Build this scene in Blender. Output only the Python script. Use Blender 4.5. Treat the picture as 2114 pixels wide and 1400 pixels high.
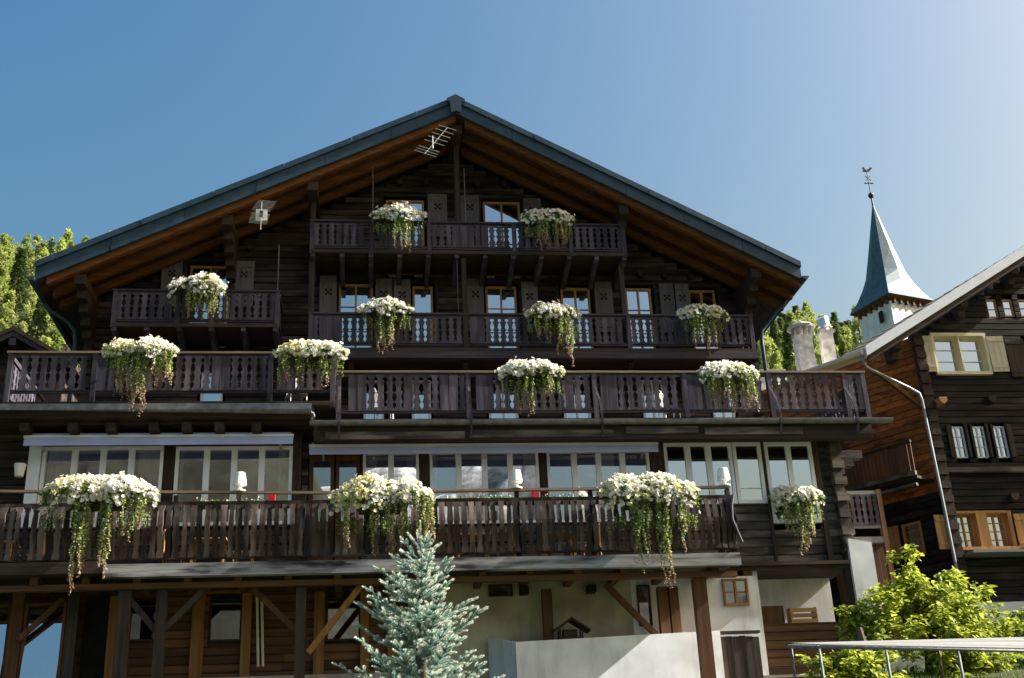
import bpy, math, random
from mathutils import Vector, Matrix, noise
random.seed(7)
R = math.radians
S = bpy.context.scene
for o in list(bpy.data.objects): bpy.data.objects.remove(o)

# ------------------------------------------------------------------ camera
CAM = Vector((0, 0, 1.6)); YAW, PIT, ROL, FPX = R(7.6), R(22.5), R(2.7), 2438.0
fw = Vector((math.sin(YAW)*math.cos(PIT), math.cos(YAW)*math.cos(PIT), math.sin(PIT)))
rt = Vector((math.cos(YAW), -math.sin(YAW), 0)); up = rt.cross(fw)
rt2 = rt*math.cos(ROL) - up*math.sin(ROL); up2 = up*math.cos(ROL) + rt*math.sin(ROL)
cd = bpy.data.cameras.new('camera'); cam = bpy.data.objects.new('camera', cd); S.collection.objects.link(cam)
cd.sensor_fit = 'HORIZONTAL'; cd.sensor_width = 36; cd.lens = 36*FPX/2114; cd.clip_end = 9000; cd.clip_start = .1
M3 = Matrix((rt2, up2, -fw)).transposed(); cam.matrix_world = Matrix.Translation(CAM) @ M3.to_4x4()
S.camera = cam

# ------------------------------------------------------------------ light
SUN_EL, SUN_BEHIND = R(36), R(-3.5)          # from the right, grazing the house front
sdir = Vector((math.cos(SUN_EL)*math.cos(SUN_BEHIND), math.cos(SUN_EL)*math.sin(SUN_BEHIND), math.sin(SUN_EL)))
W = bpy.data.worlds.new('World'); S.world = W; W.use_nodes = True
nt = W.node_tree; bg = nt.nodes['Background']
sky = nt.nodes.new('ShaderNodeTexSky'); sky.sky_type = 'NISHITA'; sky.sun_disc = False
sky.sun_elevation = SUN_EL; sky.sun_rotation = math.atan2(sdir.x, sdir.y)
sky.altitude = 0; sky.air_density = 1.8; sky.dust_density = 8.0; sky.ozone_density = 1.7
sat = nt.nodes.new('ShaderNodeHueSaturation'); sat.inputs['Saturation'].default_value = 1.7
nt.links.new(sky.outputs[0], sat.inputs['Color']); nt.links.new(sat.outputs[0], bg.inputs[0]); bg.inputs[1].default_value = 0.060
sl = bpy.data.lights.new('sun', 'SUN'); sl.energy = 5.0; sl.angle = R(.53); sl.color = (1, .965, .90)
sun = bpy.data.objects.new('sun', sl); S.collection.objects.link(sun)
sun.rotation_euler = sdir.to_track_quat('Z', 'Y').to_euler(); sun.location = (60, 10, 60)
S.view_settings.view_transform = 'Standard'; S.view_settings.look = 'None'
S.view_settings.exposure = 1.6; S.view_settings.gamma = 1

# ------------------------------------------------------------------ materials
MAT = {}
def newmat(n):
    m = bpy.data.materials.new(n); m.use_nodes = True; MAT[n] = m
    return m, m.node_tree.nodes, m.node_tree.links, m.node_tree.nodes['Principled BSDF']
def node(ns, t, **k):
    n = ns.new(t)
    for a, b in k.items(): setattr(n, a, b)
    return n
def rgb(c): return (c[0], c[1], c[2], 1)
def wood(n, c1, c2, axis='X', grain=5.0, rough=.75, bump=.35, var=.5, patch=None, spec=.25):
    """weathered timber: streaks along the grain in world space, each piece its own tone"""
    m, ns, L, B = newmat(n)
    g = node(ns, 'ShaderNodeNewGeometry'); oi = node(ns, 'ShaderNodeObjectInfo')
    mp = node(ns, 'ShaderNodeMapping')
    s = {'X': (.35, 6, 6), 'Z': (6, 6, .35), 'Y': (6, .35, 6)}[axis]
    mp.inputs['Scale'].default_value = tuple(v*grain/2 for v in s)
    av = node(ns, 'ShaderNodeVectorMath', operation='MULTIPLY_ADD')
    cx = node(ns, 'ShaderNodeCombineXYZ')
    for i in range(3): L.new(oi.outputs['Random'], cx.inputs[i])
    av.inputs[1].default_value = (37, 17, 23)
    L.new(cx.outputs[0], av.inputs[0]); L.new(g.outputs['Position'], av.inputs[2]); L.new(av.outputs[0], mp.inputs['Vector'])
    nz = node(ns, 'ShaderNodeTexNoise'); nz.inputs['Scale'].default_value = 1; nz.inputs['Detail'].default_value = 6; nz.inputs['Roughness'].default_value = .65
    L.new(mp.outputs[0], nz.inputs['Vector'])
    rp = node(ns, 'ShaderNodeValToRGB'); rp.color_ramp.elements[0].position = .3; rp.color_ramp.elements[1].position = .72
    rp.color_ramp.elements[0].color = rgb(c1); rp.color_ramp.elements[1].color = rgb(c2)
    L.new(nz.outputs['Fac'], rp.inputs[0])
    hs = node(ns, 'ShaderNodeHueSaturation')
    mr = node(ns, 'ShaderNodeMapRange'); mr.inputs[3].default_value = 1-var; mr.inputs[4].default_value = 1+var
    L.new(oi.outputs['Random'], mr.inputs[0]); L.new(mr.outputs[0], hs.inputs['Value'])
    last = rp.outputs[0]
    if patch:
        pn = node(ns, 'ShaderNodeTexNoise'); pn.inputs['Scale'].default_value = 1.0; pn.inputs['Detail'].default_value = 5
        pm = node(ns, 'ShaderNodeMapping'); pm.inputs['Scale'].default_value = {'X': (.7, 2, 4), 'Z': (4, 2, .7), 'Y': (2, .7, 4)}[axis]
        L.new(av.outputs[0], pm.inputs[0]); L.new(pm.outputs[0], pn.inputs['Vector'])
        pr = node(ns, 'ShaderNodeValToRGB'); pr.color_ramp.elements[0].position = .47; pr.color_ramp.elements[1].position = .62
        L.new(pn.outputs['Fac'], pr.inputs[0])
        mx = node(ns, 'ShaderNodeMixRGB'); mx.inputs[2].default_value = rgb(patch)
        L.new(pr.outputs[0], mx.inputs[0]); L.new(last, mx.inputs[1]); last = mx.outputs[0]
    L.new(last, hs.inputs['Color']); L.new(hs.outputs[0], B.inputs['Base Color'])
    bp = node(ns, 'ShaderNodeBump'); bp.inputs['Strength'].default_value = bump; bp.inputs['Distance'].default_value = .02
    L.new(nz.outputs['Fac'], bp.inputs['Height']); L.new(bp.outputs[0], B.inputs['Normal'])
    B.inputs['Roughness'].default_value = rough; B.inputs['Specular IOR Level'].default_value = spec
    return m
def plain(n, c, rough=.6, metal=0, var=.08, scale=3, bump=.0, c2=None, spec=.4, detail=5, stain=0):
    m, ns, L, B = newmat(n)
    g = node(ns, 'ShaderNodeNewGeometry')
    nz = node(ns, 'ShaderNodeTexNoise'); nz.inputs['Scale'].default_value = scale; nz.inputs['Detail'].default_value = detail
    L.new(g.outputs['Position'], nz.inputs['Vector'])
    rp = node(ns, 'ShaderNodeValToRGB'); rp.color_ramp.elements[0].position = .35; rp.color_ramp.elements[1].position = .68
    rp.color_ramp.elements[0].color = rgb([v*(1-var) for v in c]); rp.color_ramp.elements[1].color = rgb(c2 or [min(1, v*(1+var)) for v in c])
    L.new(nz.outputs['Fac'], rp.inputs[0]); L.new(rp.outputs[0], B.inputs['Base Color'])
    B.inputs['Roughness'].default_value = rough; B.inputs['Metallic'].default_value = metal; B.inputs['Specular IOR Level'].default_value = spec
    if stain:
        mp = node(ns, 'ShaderNodeMapping'); mp.inputs['Scale'].default_value = (2.6, 2.6, .55); L.new(g.outputs['Position'], mp.inputs[0])
        sn = node(ns, 'ShaderNodeTexNoise'); sn.inputs['Scale'].default_value = 1; sn.inputs['Detail'].default_value = 7; sn.inputs['Roughness'].default_value = .6; L.new(mp.outputs[0], sn.inputs['Vector'])
        sr = node(ns, 'ShaderNodeMapRange'); sr.inputs[1].default_value = .5; sr.inputs[2].default_value = .74; sr.inputs[4].default_value = stain; L.new(sn.outputs['Fac'], sr.inputs[0])
        sm = node(ns, 'ShaderNodeMixRGB'); sm.inputs[2].default_value = (.20, .19, .165, 1); L.new(sr.outputs[0], sm.inputs[0]); L.new(rp.outputs[0], sm.inputs[1]); L.new(sm.outputs[0], B.inputs['Base Color'])
    if bump:
        bp = node(ns, 'ShaderNodeBump'); bp.inputs['Strength'].default_value = bump; bp.inputs['Distance'].default_value = .03
        L.new(nz.outputs['Fac'], bp.inputs['Height']); L.new(bp.outputs[0], B.inputs['Normal'])
    return m
def leafmat(n, c1, c2, trans=.35, rough=.5, scale=6):
    m, ns, L, B = newmat(n)
    g = node(ns, 'ShaderNodeNewGeometry')
    nz = node(ns, 'ShaderNodeTexNoise'); nz.inputs['Scale'].default_value = scale; nz.inputs['Detail'].default_value = 3
    oi = node(ns, 'ShaderNodeObjectInfo')
    L.new(g.outputs['Position'], nz.inputs['Vector'])
    ad = node(ns, 'ShaderNodeMath', operation='MULTIPLY_ADD'); ad.inputs[1].default_value = .35
    L.new(g.outputs['Random Per Island'], ad.inputs[0]); L.new(nz.outputs['Fac'], ad.inputs[2])
    ad2 = node(ns, 'ShaderNodeMath', operation='MULTIPLY_ADD'); ad2.inputs[1].default_value = .3
    L.new(oi.outputs['Random'], ad2.inputs[0]); L.new(ad.outputs[0], ad2.inputs[2])
    rp = node(ns, 'ShaderNodeValToRGB'); rp.color_ramp.elements[0].position = .45; rp.color_ramp.elements[1].position = 1.1
    rp.color_ramp.elements[0].color = rgb(c1); rp.color_ramp.elements[1].color = rgb(c2)
    L.new(ad2.outputs[0], rp.inputs[0]); L.new(rp.outputs[0], B.inputs['Base Color'])
    B.inputs['Roughness'].default_value = rough; B.inputs['Specular IOR Level'].default_value = .2
    tr = node(ns, 'ShaderNodeBsdfTranslucent'); L.new(rp.outputs[0], tr.inputs[0])
    mx = node(ns, 'ShaderNodeMixShader'); mx.inputs[0].default_value = trans
    L.new(B.outputs[0], mx.inputs[1]); L.new(tr.outputs[0], mx.inputs[2])
    L.new(mx.outputs[0], ns['Material Output'].inputs[0])
    return m
def glassmat(n, refl=.4, tint=(.6, .65, .7), rough=.0, wob=.002):
    m, ns, L, B = newmat(n); ns.remove(B)
    t = node(ns, 'ShaderNodeBsdfTransparent'); t.inputs[0].default_value = rgb(tint)
    g = node(ns, 'ShaderNodeBsdfGlossy'); g.inputs['Roughness'].default_value = rough; g.inputs[0].default_value = (.95, .97, 1, 1)
    ge = node(ns, 'ShaderNodeNewGeometry')
    nz = node(ns, 'ShaderNodeTexNoise'); nz.inputs['Scale'].default_value = 1.3; nz.inputs['Detail'].default_value = 0
    L.new(ge.outputs['Position'], nz.inputs['Vector'])
    bp = node(ns, 'ShaderNodeBump'); bp.inputs['Strength'].default_value = .12; bp.inputs['Distance'].default_value = wob*10
    L.new(nz.outputs['Fac'], bp.inputs['Height']); L.new(bp.outputs[0], g.inputs['Normal'])
    mx = node(ns, 'ShaderNodeMixShader'); mx.inputs[0].default_value = refl
    L.new(t.outputs[0], mx.inputs[1]); L.new(g.outputs[0], mx.inputs[2]); L.new(mx.outputs[0], ns['Material Output'].inputs[0])
    return m

wood('log', (.010, .007, .007), (.044, .029, .028), 'X', 4, var=.5, patch=(.085, .060, .056))
wood('log_dark', (.004, .0035, .0045), (.015, .012, .014), 'X', 4, var=.5, patch=(.034, .025, .026))
wood('log_low', (.022, .018, .018), (.085, .070, .066), 'X', 4, var=.45, patch=(.16, .135, .12))
wood('timber_x', (.022, .015, .012), (.07, .05, .04), 'X', 4, var=.3)
wood('timber_z', (.022, .015, .012), (.07, .05, .04), 'Z', 4, var=.3)
wood('timber_y', (.02, .014, .011), (.06, .042, .034), 'Y', 4, var=.3)
wood('rail', (.030, .025, .034), (.098, .082, .108), 'X', 4, var=.25)
wood('board', (.025, .021, .030), (.082, .070, .096), 'Z', 4, var=.26, patch=(.105, .09, .118))
wood('board_old', (.012, .008, .0075), (.062, .042, .036), 'Z', 5, var=.65, patch=(.12, .09, .08))
wood('capping', (.16, .11, .075), (.34, .25, .18), 'X', 4, var=.15)
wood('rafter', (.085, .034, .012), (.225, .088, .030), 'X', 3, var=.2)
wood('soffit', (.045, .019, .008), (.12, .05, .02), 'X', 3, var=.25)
wood('shutter', (.11, .092, .105), (.23, .19, .20), 'Z', 4, var=.2)
wood('frame_wood', (.42, .19, .055), (.62, .32, .10), 'Z', 3, var=.1, rough=.5)
wood('ochre_z', (.16, .072, .022), (.36, .18, .058), 'Z', 3, var=.15)
wood('brown_z', (.065, .030, .015), (.175, .080, .037), 'Z', 3, var=.2)
wood('brown_x', (.06, .028, .013), (.17, .085, .04), 'X', 3, var=.35)
wood('beam_grey', (.14, .14, .15), (.50, .50, .53), 'X', 3, var=.1, patch=(.03, .028, .028))
wood('orange_x', (.22, .062, .012), (.56, .19, .042), 'X', 3, var=.35, patch=(.16,.055,.02))
wood('pale_shutter', (.52, .44, .33), (.74, .66, .52), 'Z', 3, var=.06, bump=.15)
wood('honey_z', (.36, .17, .055), (.62, .34, .13), 'Z', 3, var=.15)
wood('honey_x', (.36, .17, .055), (.62, .34, .13), 'X', 3, var=.15)
wood('grey_x', (.16, .16, .16), (.33, .33, .33), 'X', 3, var=.2)
wood('bark', (.05, .035, .025), (.13, .10, .075), 'Z', 6, var=.2, bump=.8)
plain('fascia', (.024, .052, .084), .5, .0, .25, 4)
plain('roof_slate', (.06, .07, .075), .7, 0, .4, 8, .3)
plain('old_tile', (.13, .115, .10), .85, 0, .4, 9, .4)
plain('gutter_grey', (.20, .20, .21), .45, .5, .25, 6)
plain('zinc', (.30, .33, .36), .5, .2, .15, 5)
plain('galv', (.20, .21, .22), .7, .1, .3, 9)
plain('white_paint', (.84, .86, .93), .45, 0, .05, 3)
plain('cream_paint', (.74, .66, .46), .55, 0, .06, 3)
plain('plaster_white', (.78, .80, .84), .9, 0, .14, 1.3, .15, (.88, .90, .94), detail=9, stain=.45)
plain('plaster_cream', (.44, .38, .25), .9, 0, .22, 1.1, .2, (.62, .57, .42), detail=9, stain=.5)
plain('chimney_render', (.70, .67, .62), .95, 0, .3, 4, .4)
plain('awning', (.42, .48, .82), .8, 0, .06, 2)
plain('awning_lip', (.72, .73, .78), .4, 0, .05, 2)
plain('dark', (.012, .011, .010), .9, 0, .3, 3)
plain('room', (.05, .035, .025), .9, 0, .4, 1.2)
plain('iron', (.05, .05, .055), .5, .6, .2, 8)
plain('aluminium', (.62, .62, .64), .35, .8, .1, 6)
plain('lamp_white', (.86, .86, .84), .5, 0, .02, 3)
plain('red_plastic', (.62, .02, .035), .45, 0, .1, 4)
plain('curtain', (.85, .82, .72), .95, 0, .18, 5)
plain('terracotta', (.045, .04, .02), .8, 0, .3, 6)
plain('spire_metal', (.06, .115, .14), .5, .0, .2, 3, stain=.25)
plain('copper_green', (.05, .16, .15), .55, .2, .3, 5)
plain('stone', (.30, .29, .27), .95, 0, .3, 5, .5)
plain('concrete', (.36, .34, .31), .95, 0, .2, 3, .3)
plain('grass_ground', (.024, .038, .014), .95, 0, .5, .8, .5, (.055, .07, .026))
leafmat('leaf_green', (.035, .085, .015), (.14, .25, .05), .4)
leafmat('leaf_yellow', (.18, .25, .05), (.50, .54, .20), .4)
leafmat('leaf_pink', (.22, .13, .09), (.50, .36, .27))
leafmat('petal', (.80, .78, .70), (.92, .91, .88), .4)
leafmat('petal_yellow', (.72, .68, .32), (.90, .87, .56), .4)
leafmat('bush_leaf', (.12, .18, .012), (.60, .66, .10), .5, scale=3)
leafmat('needle', (.06, .135, .125), (.32, .46, .40), .15, scale=5)
leafmat('needle_tip', (.36, .44, .38), (.66, .70, .60), .15, scale=5)
leafmat('larch', (.09, .15, .03), (.46, .52, .15), .4, scale=.3)
leafmat('fir', (.05, .09, .035), (.18, .24, .09), .25, scale=.3)
leafmat('grass_blade', (.05, .09, .015), (.16, .24, .045), .3)
glassmat('glass', .62, (.5, .52, .55)); glassmat('glass_room', .34, (.85, .86, .85)); glassmat('glass_dark', .3, (.6, .62, .6))

# ------------------------------------------------------------------ building helpers
COL = S.collection
WO = {}
class MB:
    def __init__(s): s.v, s.f, s.m = [], [], []
    def add(s, vs, fs, m=0):
        b = len(s.v); s.v += [tuple(v) for v in vs]
        for f in fs: s.f.append(tuple(i+b for i in f)); s.m.append(m)
        return s
    def box(s, x0, x1, y0, y1, z0, z1, m=0):
        return s.add([(x0,y0,z0),(x1,y0,z0),(x1,y1,z0),(x0,y1,z0),(x0,y0,z1),(x1,y0,z1),(x1,y1,z1),(x0,y1,z1)],
                     [(0,3,2,1),(4,5,6,7),(0,1,5,4),(1,2,6,5),(2,3,7,6),(3,0,4,7)], m)
    def beam(s, p, q, w, h, m=0, upv=(0,0,1)):
        p, q = Vector(p), Vector(q); d = (q-p).normalized(); u = Vector(upv)
        if abs(d.dot(u)) > .98: u = Vector((0,1,0))
        r = d.cross(u).normalized(); u = r.cross(d)
        c = [(-1,-1),(1,-1),(1,1),(-1,1)]
        vs = [p+r*a*w/2+u*b*h/2 for a,b in c]+[q+r*a*w/2+u*b*h/2 for a,b in c]
        return s.add(vs, [(3,2,1,0),(4,5,6,7),(0,1,5,4),(1,2,6,5),(2,3,7,6),(3,0,4,7)], m)
    def tube(s, pts, rad, n=8, m=0):
        pts = [Vector(p) for p in pts]; rads = rad if isinstance(rad,(list,tuple)) else [rad]*len(pts)
        vs = []; pr = None
        for i, p in enumerate(pts):
            d = (pts[min(i+1,len(pts)-1)]-pts[max(i-1,0)]).normalized()
            r = d.cross(Vector((0,0,1))) if pr is None else pr-d*pr.dot(d)
            if r.length < 1e-3: r = d.cross(Vector((0,1,0)))
            r.normalize(); pr = r; u = d.cross(r)
            vs += [p+(r*math.cos(2*math.pi*k/n)+u*math.sin(2*math.pi*k/n))*rads[i] for k in range(n)]
        fs = [(i*n+k, i*n+(k+1)%n, (i+1)*n+(k+1)%n, (i+1)*n+k) for i in range(len(pts)-1) for k in range(n)]
        fs += [tuple(range(n-1,-1,-1)), tuple((len(pts)-1)*n+k for k in range(n))]
        return s.add(vs, fs, m)
    def lathe(s, prof, c, n=12, m=0):
        vs = [(c[0]+r*math.cos(2*math.pi*k/n), c[1]+r*math.sin(2*math.pi*k/n), c[2]+z) for r,z in prof for k in range(n)]
        fs = [(i*n+k, i*n+(k+1)%n, (i+1)*n+(k+1)%n, (i+1)*n+k) for i in range(len(prof)-1) for k in range(n)]
        fs += [tuple(range(n-1,-1,-1)), tuple((len(prof)-1)*n+k for k in range(n))]
        return s.add(vs, fs, m)
    def prism(s, out, y0, y1, m=0):
        """outline in x,z extruded in y"""
        n = len(out)
        vs = [(x,y0,z) for x,z in out]+[(x,y1,z) for x,z in out]
        return s.add(vs, [tuple(range(n)), tuple(range(2*n-1,n-1,-1))]+[(i,i+n,(i+1)%n+n,(i+1)%n) for i in range(n)], m)
    def slab(s, x0, z0, x1, z1, t, b, y0, y1, m=0):
        return s.prism([(x0,z0+b),(x1,z1+b),(x1,z1+t),(x0,z0+t)], y0, y1, m)
    def mesh(s, name, mats, origin=(0,0,0), smooth=False):
        me = bpy.data.meshes.new(name); o = origin
        me.from_pydata([(v[0]-o[0],v[1]-o[1],v[2]-o[2]) for v in s.v], [], s.f)
        for mt in mats: me.materials.append(MAT[mt])
        if len(mats) > 1: me.polygons.foreach_set('material_index', s.m)
        if smooth: me.polygons.foreach_set('use_smooth', [True]*len(s.f))
        me.update(); return me
    def build(s, name, mats, parent=None, origin=None, smooth=False):
        if isinstance(mats, str): mats = [mats]
        org = Vector(origin) if origin is not None else (WO[parent] if parent else Vector((0,0,0)))
        return link(name, s.mesh(name, mats, org, smooth), parent, org)
def link(name, me, parent, org, rot=None, scale=None):
    o = bpy.data.objects.new(name, me); COL.objects.link(o); org = Vector(org); WO[o] = org
    if parent: o.parent = parent; o.location = org-WO[parent]
    else: o.location = org
    if rot: o.rotation_euler = rot
    if scale: o.scale = scale
    return o
def thing(name, label, cat, loc, group=None):
    o = bpy.data.objects.new(name, None); COL.objects.link(o); o.location = loc; WO[o] = Vector(loc); o.empty_display_size = .2
    tag(o, label, cat, group); return o
def tag(o, label, cat, group=None, kind=None):
    o['label'] = label; o['category'] = cat
    if group: o['group'] = group
    if kind: o['kind'] = kind
    return o
def struct(name, mb, mats, smooth=False):
    o = mb.build(name, mats, None, (0,0,0), smooth); o['kind'] = 'structure'; return o

# shared plank: unit length in x, chamfered front edges
def plank_mesh(h, d, mat, name='plank', c=.022):
    b = MB(); prof = [(0,0.0+c),(c,0),(h-c,0),(h,c),(h,d),(0,d)]   # (z,y)
    vs = [(-.5,y,z) for z,y in prof]+[(.5,y,z) for z,y in prof]; n = 6
    b.add(vs, [tuple(range(n-1,-1,-1)), tuple(range(n,2*n))]+[(i,(i+1)%n,(i+1)%n+n,i+n) for i in range(n)])
    return b.mesh(name, [mat])
def plank_wall(parent, x0, x1, z0, z1, Y, holes, course, depth, mat, xlim=None, org=None, ang=0, maxlen=99, name='plank', jit=.008):
    """horizontal boards between openings; org/ang place a turned wall"""
    me = plank_mesh(course-.006, depth, mat, name)
    n = int(round((z1-z0)/course)); org = Vector(org) if org else Vector((0,0,0)); ca, sa = math.cos(ang), math.sin(ang)
    for i in range(n):
        za = z0+i*course; zb = za+course; a, b = x0, x1
        if xlim:
            a, b = xlim(zb); a = max(a,x0); b = min(b,x1)
            if b-a < .3: continue
        segs = [(a,b)]
        for hx0,hx1,hz0,hz1 in holes:
            if hz0 < zb-.02 and hz1 > za+.02:
                ns = []
                for p,q in segs:
                    if hx1 <= p or hx0 >= q: ns.append((p,q))
                    else:
                        if hx0 > p: ns.append((p,hx0))
                        if hx1 < q: ns.append((hx1,q))
                segs = ns
        fin = []
        for p,q in segs:
            while q-p > maxlen*1.3:
                l = maxlen*random.uniform(.7,1.2); fin.append((p,p+l)); p += l
            fin.append((p,q))
        for p,q in fin:
            if q-p < .04: continue
            lx = (p+q)/2; ly = Y+random.uniform(-jit,jit)
            w = org+Vector((lx*ca-ly*sa, lx*sa+ly*ca, za))
            link(name, me, parent, w, (0,0,ang), (q-p-.004,1,1))

def window(parent, x0, x1, z0, z1, Y, nc, bars, fmat, gmat, fw_=.06, dep=.09, ang=0, org=None, curtain=None, mid=.05):
    """timber casements: frame is the part, every pane (and curtain) a sub-part"""
    org = Vector(org) if org else Vector((0,0,0)); ca, sa = math.cos(ang), math.sin(ang)
    T = lambda x,y,z: org+Vector((x*ca-y*sa, x*sa+y*ca, z))
    b = MB()
    b.box(x0,x1,Y,Y+dep,z1-fw_,z1); b.box(x0,x1,Y,Y+dep,z0,z0+fw_)
    b.box(x0,x0+fw_,Y+.001,Y+dep,z0+fw_,z1-fw_); b.box(x1-fw_,x1,Y+.001,Y+dep,z0+fw_,z1-fw_)
    xs = [x0+fw_+(x1-x0-2*fw_)*k/nc for k in range(nc+1)]
    for k in range(1,nc): b.box(xs[k]-mid/2,xs[k]+mid/2,Y+.002,Y+dep,z0+fw_,z1-fw_)
    for zz in bars: b.box(x0+fw_,x1-fw_,Y+.018,Y+.04,zz-.011,zz+.011)
    b.v = [tuple(T(*v)) for v in b.v]
    o = b.build('window', fmat, parent, T((x0+x1)/2,Y,z0))
    for k in range(nc):
        a = xs[k]+(mid/2 if k else 0); c = xs[k+1]-(mid/2 if k < nc-1 else 0)
        pb = MB().box(-(c-a)/2,(c-a)/2,-.004,.004,-(z1-z0)/2+fw_,(z1-z0)/2-fw_)
        link('pane', pb.mesh('pane',[gmat]), o, T((a+c)/2,Y+.045,(z0+z1)/2), (random.uniform(-.012,.012),0,ang+random.uniform(-.014,.014)))
        if curtain and curtain[k]:
            side = curtain[k]; cw = (c-a)*abs(side); cx0 = a if side > 0 else c-cw
            cb = MB(); n = 14
            vs = []
            for j in range(n+1):
                yy = Y+.22+.03*math.sin(j*2.1)+.01*math.sin(j*5.3)
                vs += [T(cx0+cw*j/n,yy,z0), T(cx0+cw*j/n,yy,z1-.03)]
            cb.add(vs, [(2*j,2*j+2,2*j+3,2*j+1) for j in range(n)])
            cb.build('curtain','curtain',o,T(cx0+cw/2,Y+.22,z0), smooth=True)
    return o
def shutter(parent, x0, x1, z0, z1, Y, mat='shutter', mark=True, ang=0, org=None, tilt=0):
    org = Vector(org) if org else Vector((0,0,0)); ca, sa = math.cos(ang), math.sin(ang)
    w, h = x1-x0, z1-z0; b = MB(); t = .035; c = .062; cz = h*.70; cx = w/2
    X = [0, cx-1.5*c, cx-.5*c, cx+.5*c, cx+1.5*c, w]; Z = [0, cz-1.5*c, cz-.5*c, cz+.5*c, cz+1.5*c, h]
    hole = {(1,1),(3,1),(2,2),(1,3),(3,3)} if mark else set()
    if mark:
        for i in range(5):
            j = 0
            while j < 5:
                if (i,j) in hole: j += 1; continue
                k = j
                while k+1 < 5 and (i,k+1) not in hole: k += 1
                b.box(X[i]+.0005,X[i+1]-.0005,0,t,Z[j],Z[k+1]); j = k+1
    else:
        for i in range(3): b.box(w*i/3+.004,w*(i+1)/3-.004,0,t,0,h)
    for zz in (.12,h-.12-.07):
        b.box(.02,w-.02,-.02,-.001,zz,zz+.07)
    o = link('shutter', b.mesh('shutter',[mat]), parent, org+Vector((x0*ca-Y*sa, x0*sa+Y*ca, z0)), (0,0,ang+tilt))
    return o

# baluster boards: flat jigsaw boards with waisted outline
def baluster_mesh(w, h, name='baluster', mat='board', style=0, t=.024):
    prof = [(0,.50),(.05,.50),(.12,.30),(.19,.30),(.24,.46),(.30,.34),(.40,.24),(.47,.30),(.51,.47),(.55,.30),(.62,.24),(.74,.36),(.80,.47),(.84,.28),(.91,.28),(.96,.5),(1,.5)]
    if style == 1:
        prof = [(0,.5),(.08,.5),(.14,.34),(.30,.40),(.46,.47),(.52,.33),(.56,.33),(.62,.44),(.78,.38),(.88,.32),(.94,.5),(1,.5)]
    b = MB(); n = len(prof); vs = []
    for y in (0,t):
        for k,(z,q) in enumerate(prof):
            bow = 0
            if style == 1: bow = -.05*math.sin(math.pi*z)**2+.02*math.sin(2*math.pi*z)
            vs += [(-q*w,y+bow,z*h),(q*w,y+bow,z*h)]
    fs = []
    for k in range(n-1):
        i = 2*k; j = 2*n+2*k
        fs += [(i,i+1,i+3,i+2),(j+1,j,j+2,j+3),(i,i+2,j+2,j),(i+1,j+1,j+3,i+3)]
    fs += [(0,2*n,2*n+1,1),(2*n-2,2*n-1,4*n-1,4*n-2)]
    b.add(vs, fs); return b.mesh(name,[mat])

def balcony(parent, x0, x1, yf, yb, zf, zt, pitch, posts, style=0, plain_bays=(), brackets=0, mat='board', floor_t=.1, cap=True, bal0=None, ends=(1,1), name='balcony'):
    """deck slab is the part; rails, posts, boards and brackets its sub-parts"""
    d = MB().box(x0,x1,yf-.05,yb,zf-floor_t,zf).build(name,'timber_x',parent,((x0+x1)/2,yf,zf))
    b0 = bal0 if bal0 else zf+.1; h = zt-.10-b0
    MB().box(x0-.04,x1+.04,yf-.06,yf+.07,zt-.045,zt).build('handrail','capping' if cap else 'rail',d,((x0+x1)/2,yf,zt))
    MB().box(x0+.05,x1-.05,yf-.005,yf+.045,zt-.125,zt-.047).build('upper_rail','rail',d,((x0+x1)/2,yf,zt))
    MB().box(x0+.05,x1-.05,yf-.006,yf+.046,b0-.05,b0+.03).build('lower_rail','rail',d,((x0+x1)/2,yf,b0))
    w = pitch*.98; me = baluster_mesh(w,h,'baluster',mat,style); mp = baluster_mesh_plain(pitch*.97,h,mat)
    ps = sorted(posts)
    for p in ps: MB().box(p-.055,p+.055,yf-.045,yf+.06,zf-floor_t-.02,zt-.046).build('post','board',d,(p,yf,zf))
    n = int((x1-x0-.1)/pitch)
    for i in range(n):
        x = x0+.05+(i+.5)*(x1-x0-.1)/n
        if any(abs(x-p) < .055+pitch*.3 for p in ps): continue
        pl = any(a <= x <= b for a,b in plain_bays)
        link('baluster', mp if pl else me, d, (x,yf-.031+random.uniform(-.004,.004),b0), (0,random.uniform(-.012,.012),0))
    for e,xe in ((0,x0),(1,x1)):
        if not ends[e]: continue
        MB().box(xe-.03,xe+.03,yf+.075,yb,zt-.10,zt-.002).build('side_rail','rail',d,(xe,yf,zt))
        MB().box(xe-.02,xe+.02,yf+.05,yb,b0-.05,b0+.03).build('side_rail','rail',d,(xe,yf,b0))
        m = max(1,int((yb-yf-.1)/pitch))
        for i in range(m):
            y = yf+.1+(i+.5)*(yb-yf-.1)/m
            link('baluster', me, d, (xe-.012,y,b0), (0,0,R(90)))
    if brackets:
        for k in range(brackets):
            x = x0+.06+(x1-x0-.12)*k/(brackets-1)
            b = MB(); b.add([(x+s*.06,yy,zz) for s in (-1,1) for yy,zz in ((yf-.02,zf-floor_t-.002),(yf-.02,zf-floor_t-.10),(yf+.25,zf-floor_t-.17),(yb,zf-floor_t-.42),(yb,zf-floor_t-.002))],
                  [(4,3,2,1,0),(5,6,7,8,9)]+[(i,(i+1)%5,(i+1)%5+5,i+5) for i in range(5)])
            b.build('bracket','board',d,(x,yf,zf-floor_t))
    return d
def baluster_mesh_plain(w, h, mat): return MB().box(-w/2,w/2,0,.024,0,h).mesh('baluster',[mat])

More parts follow.
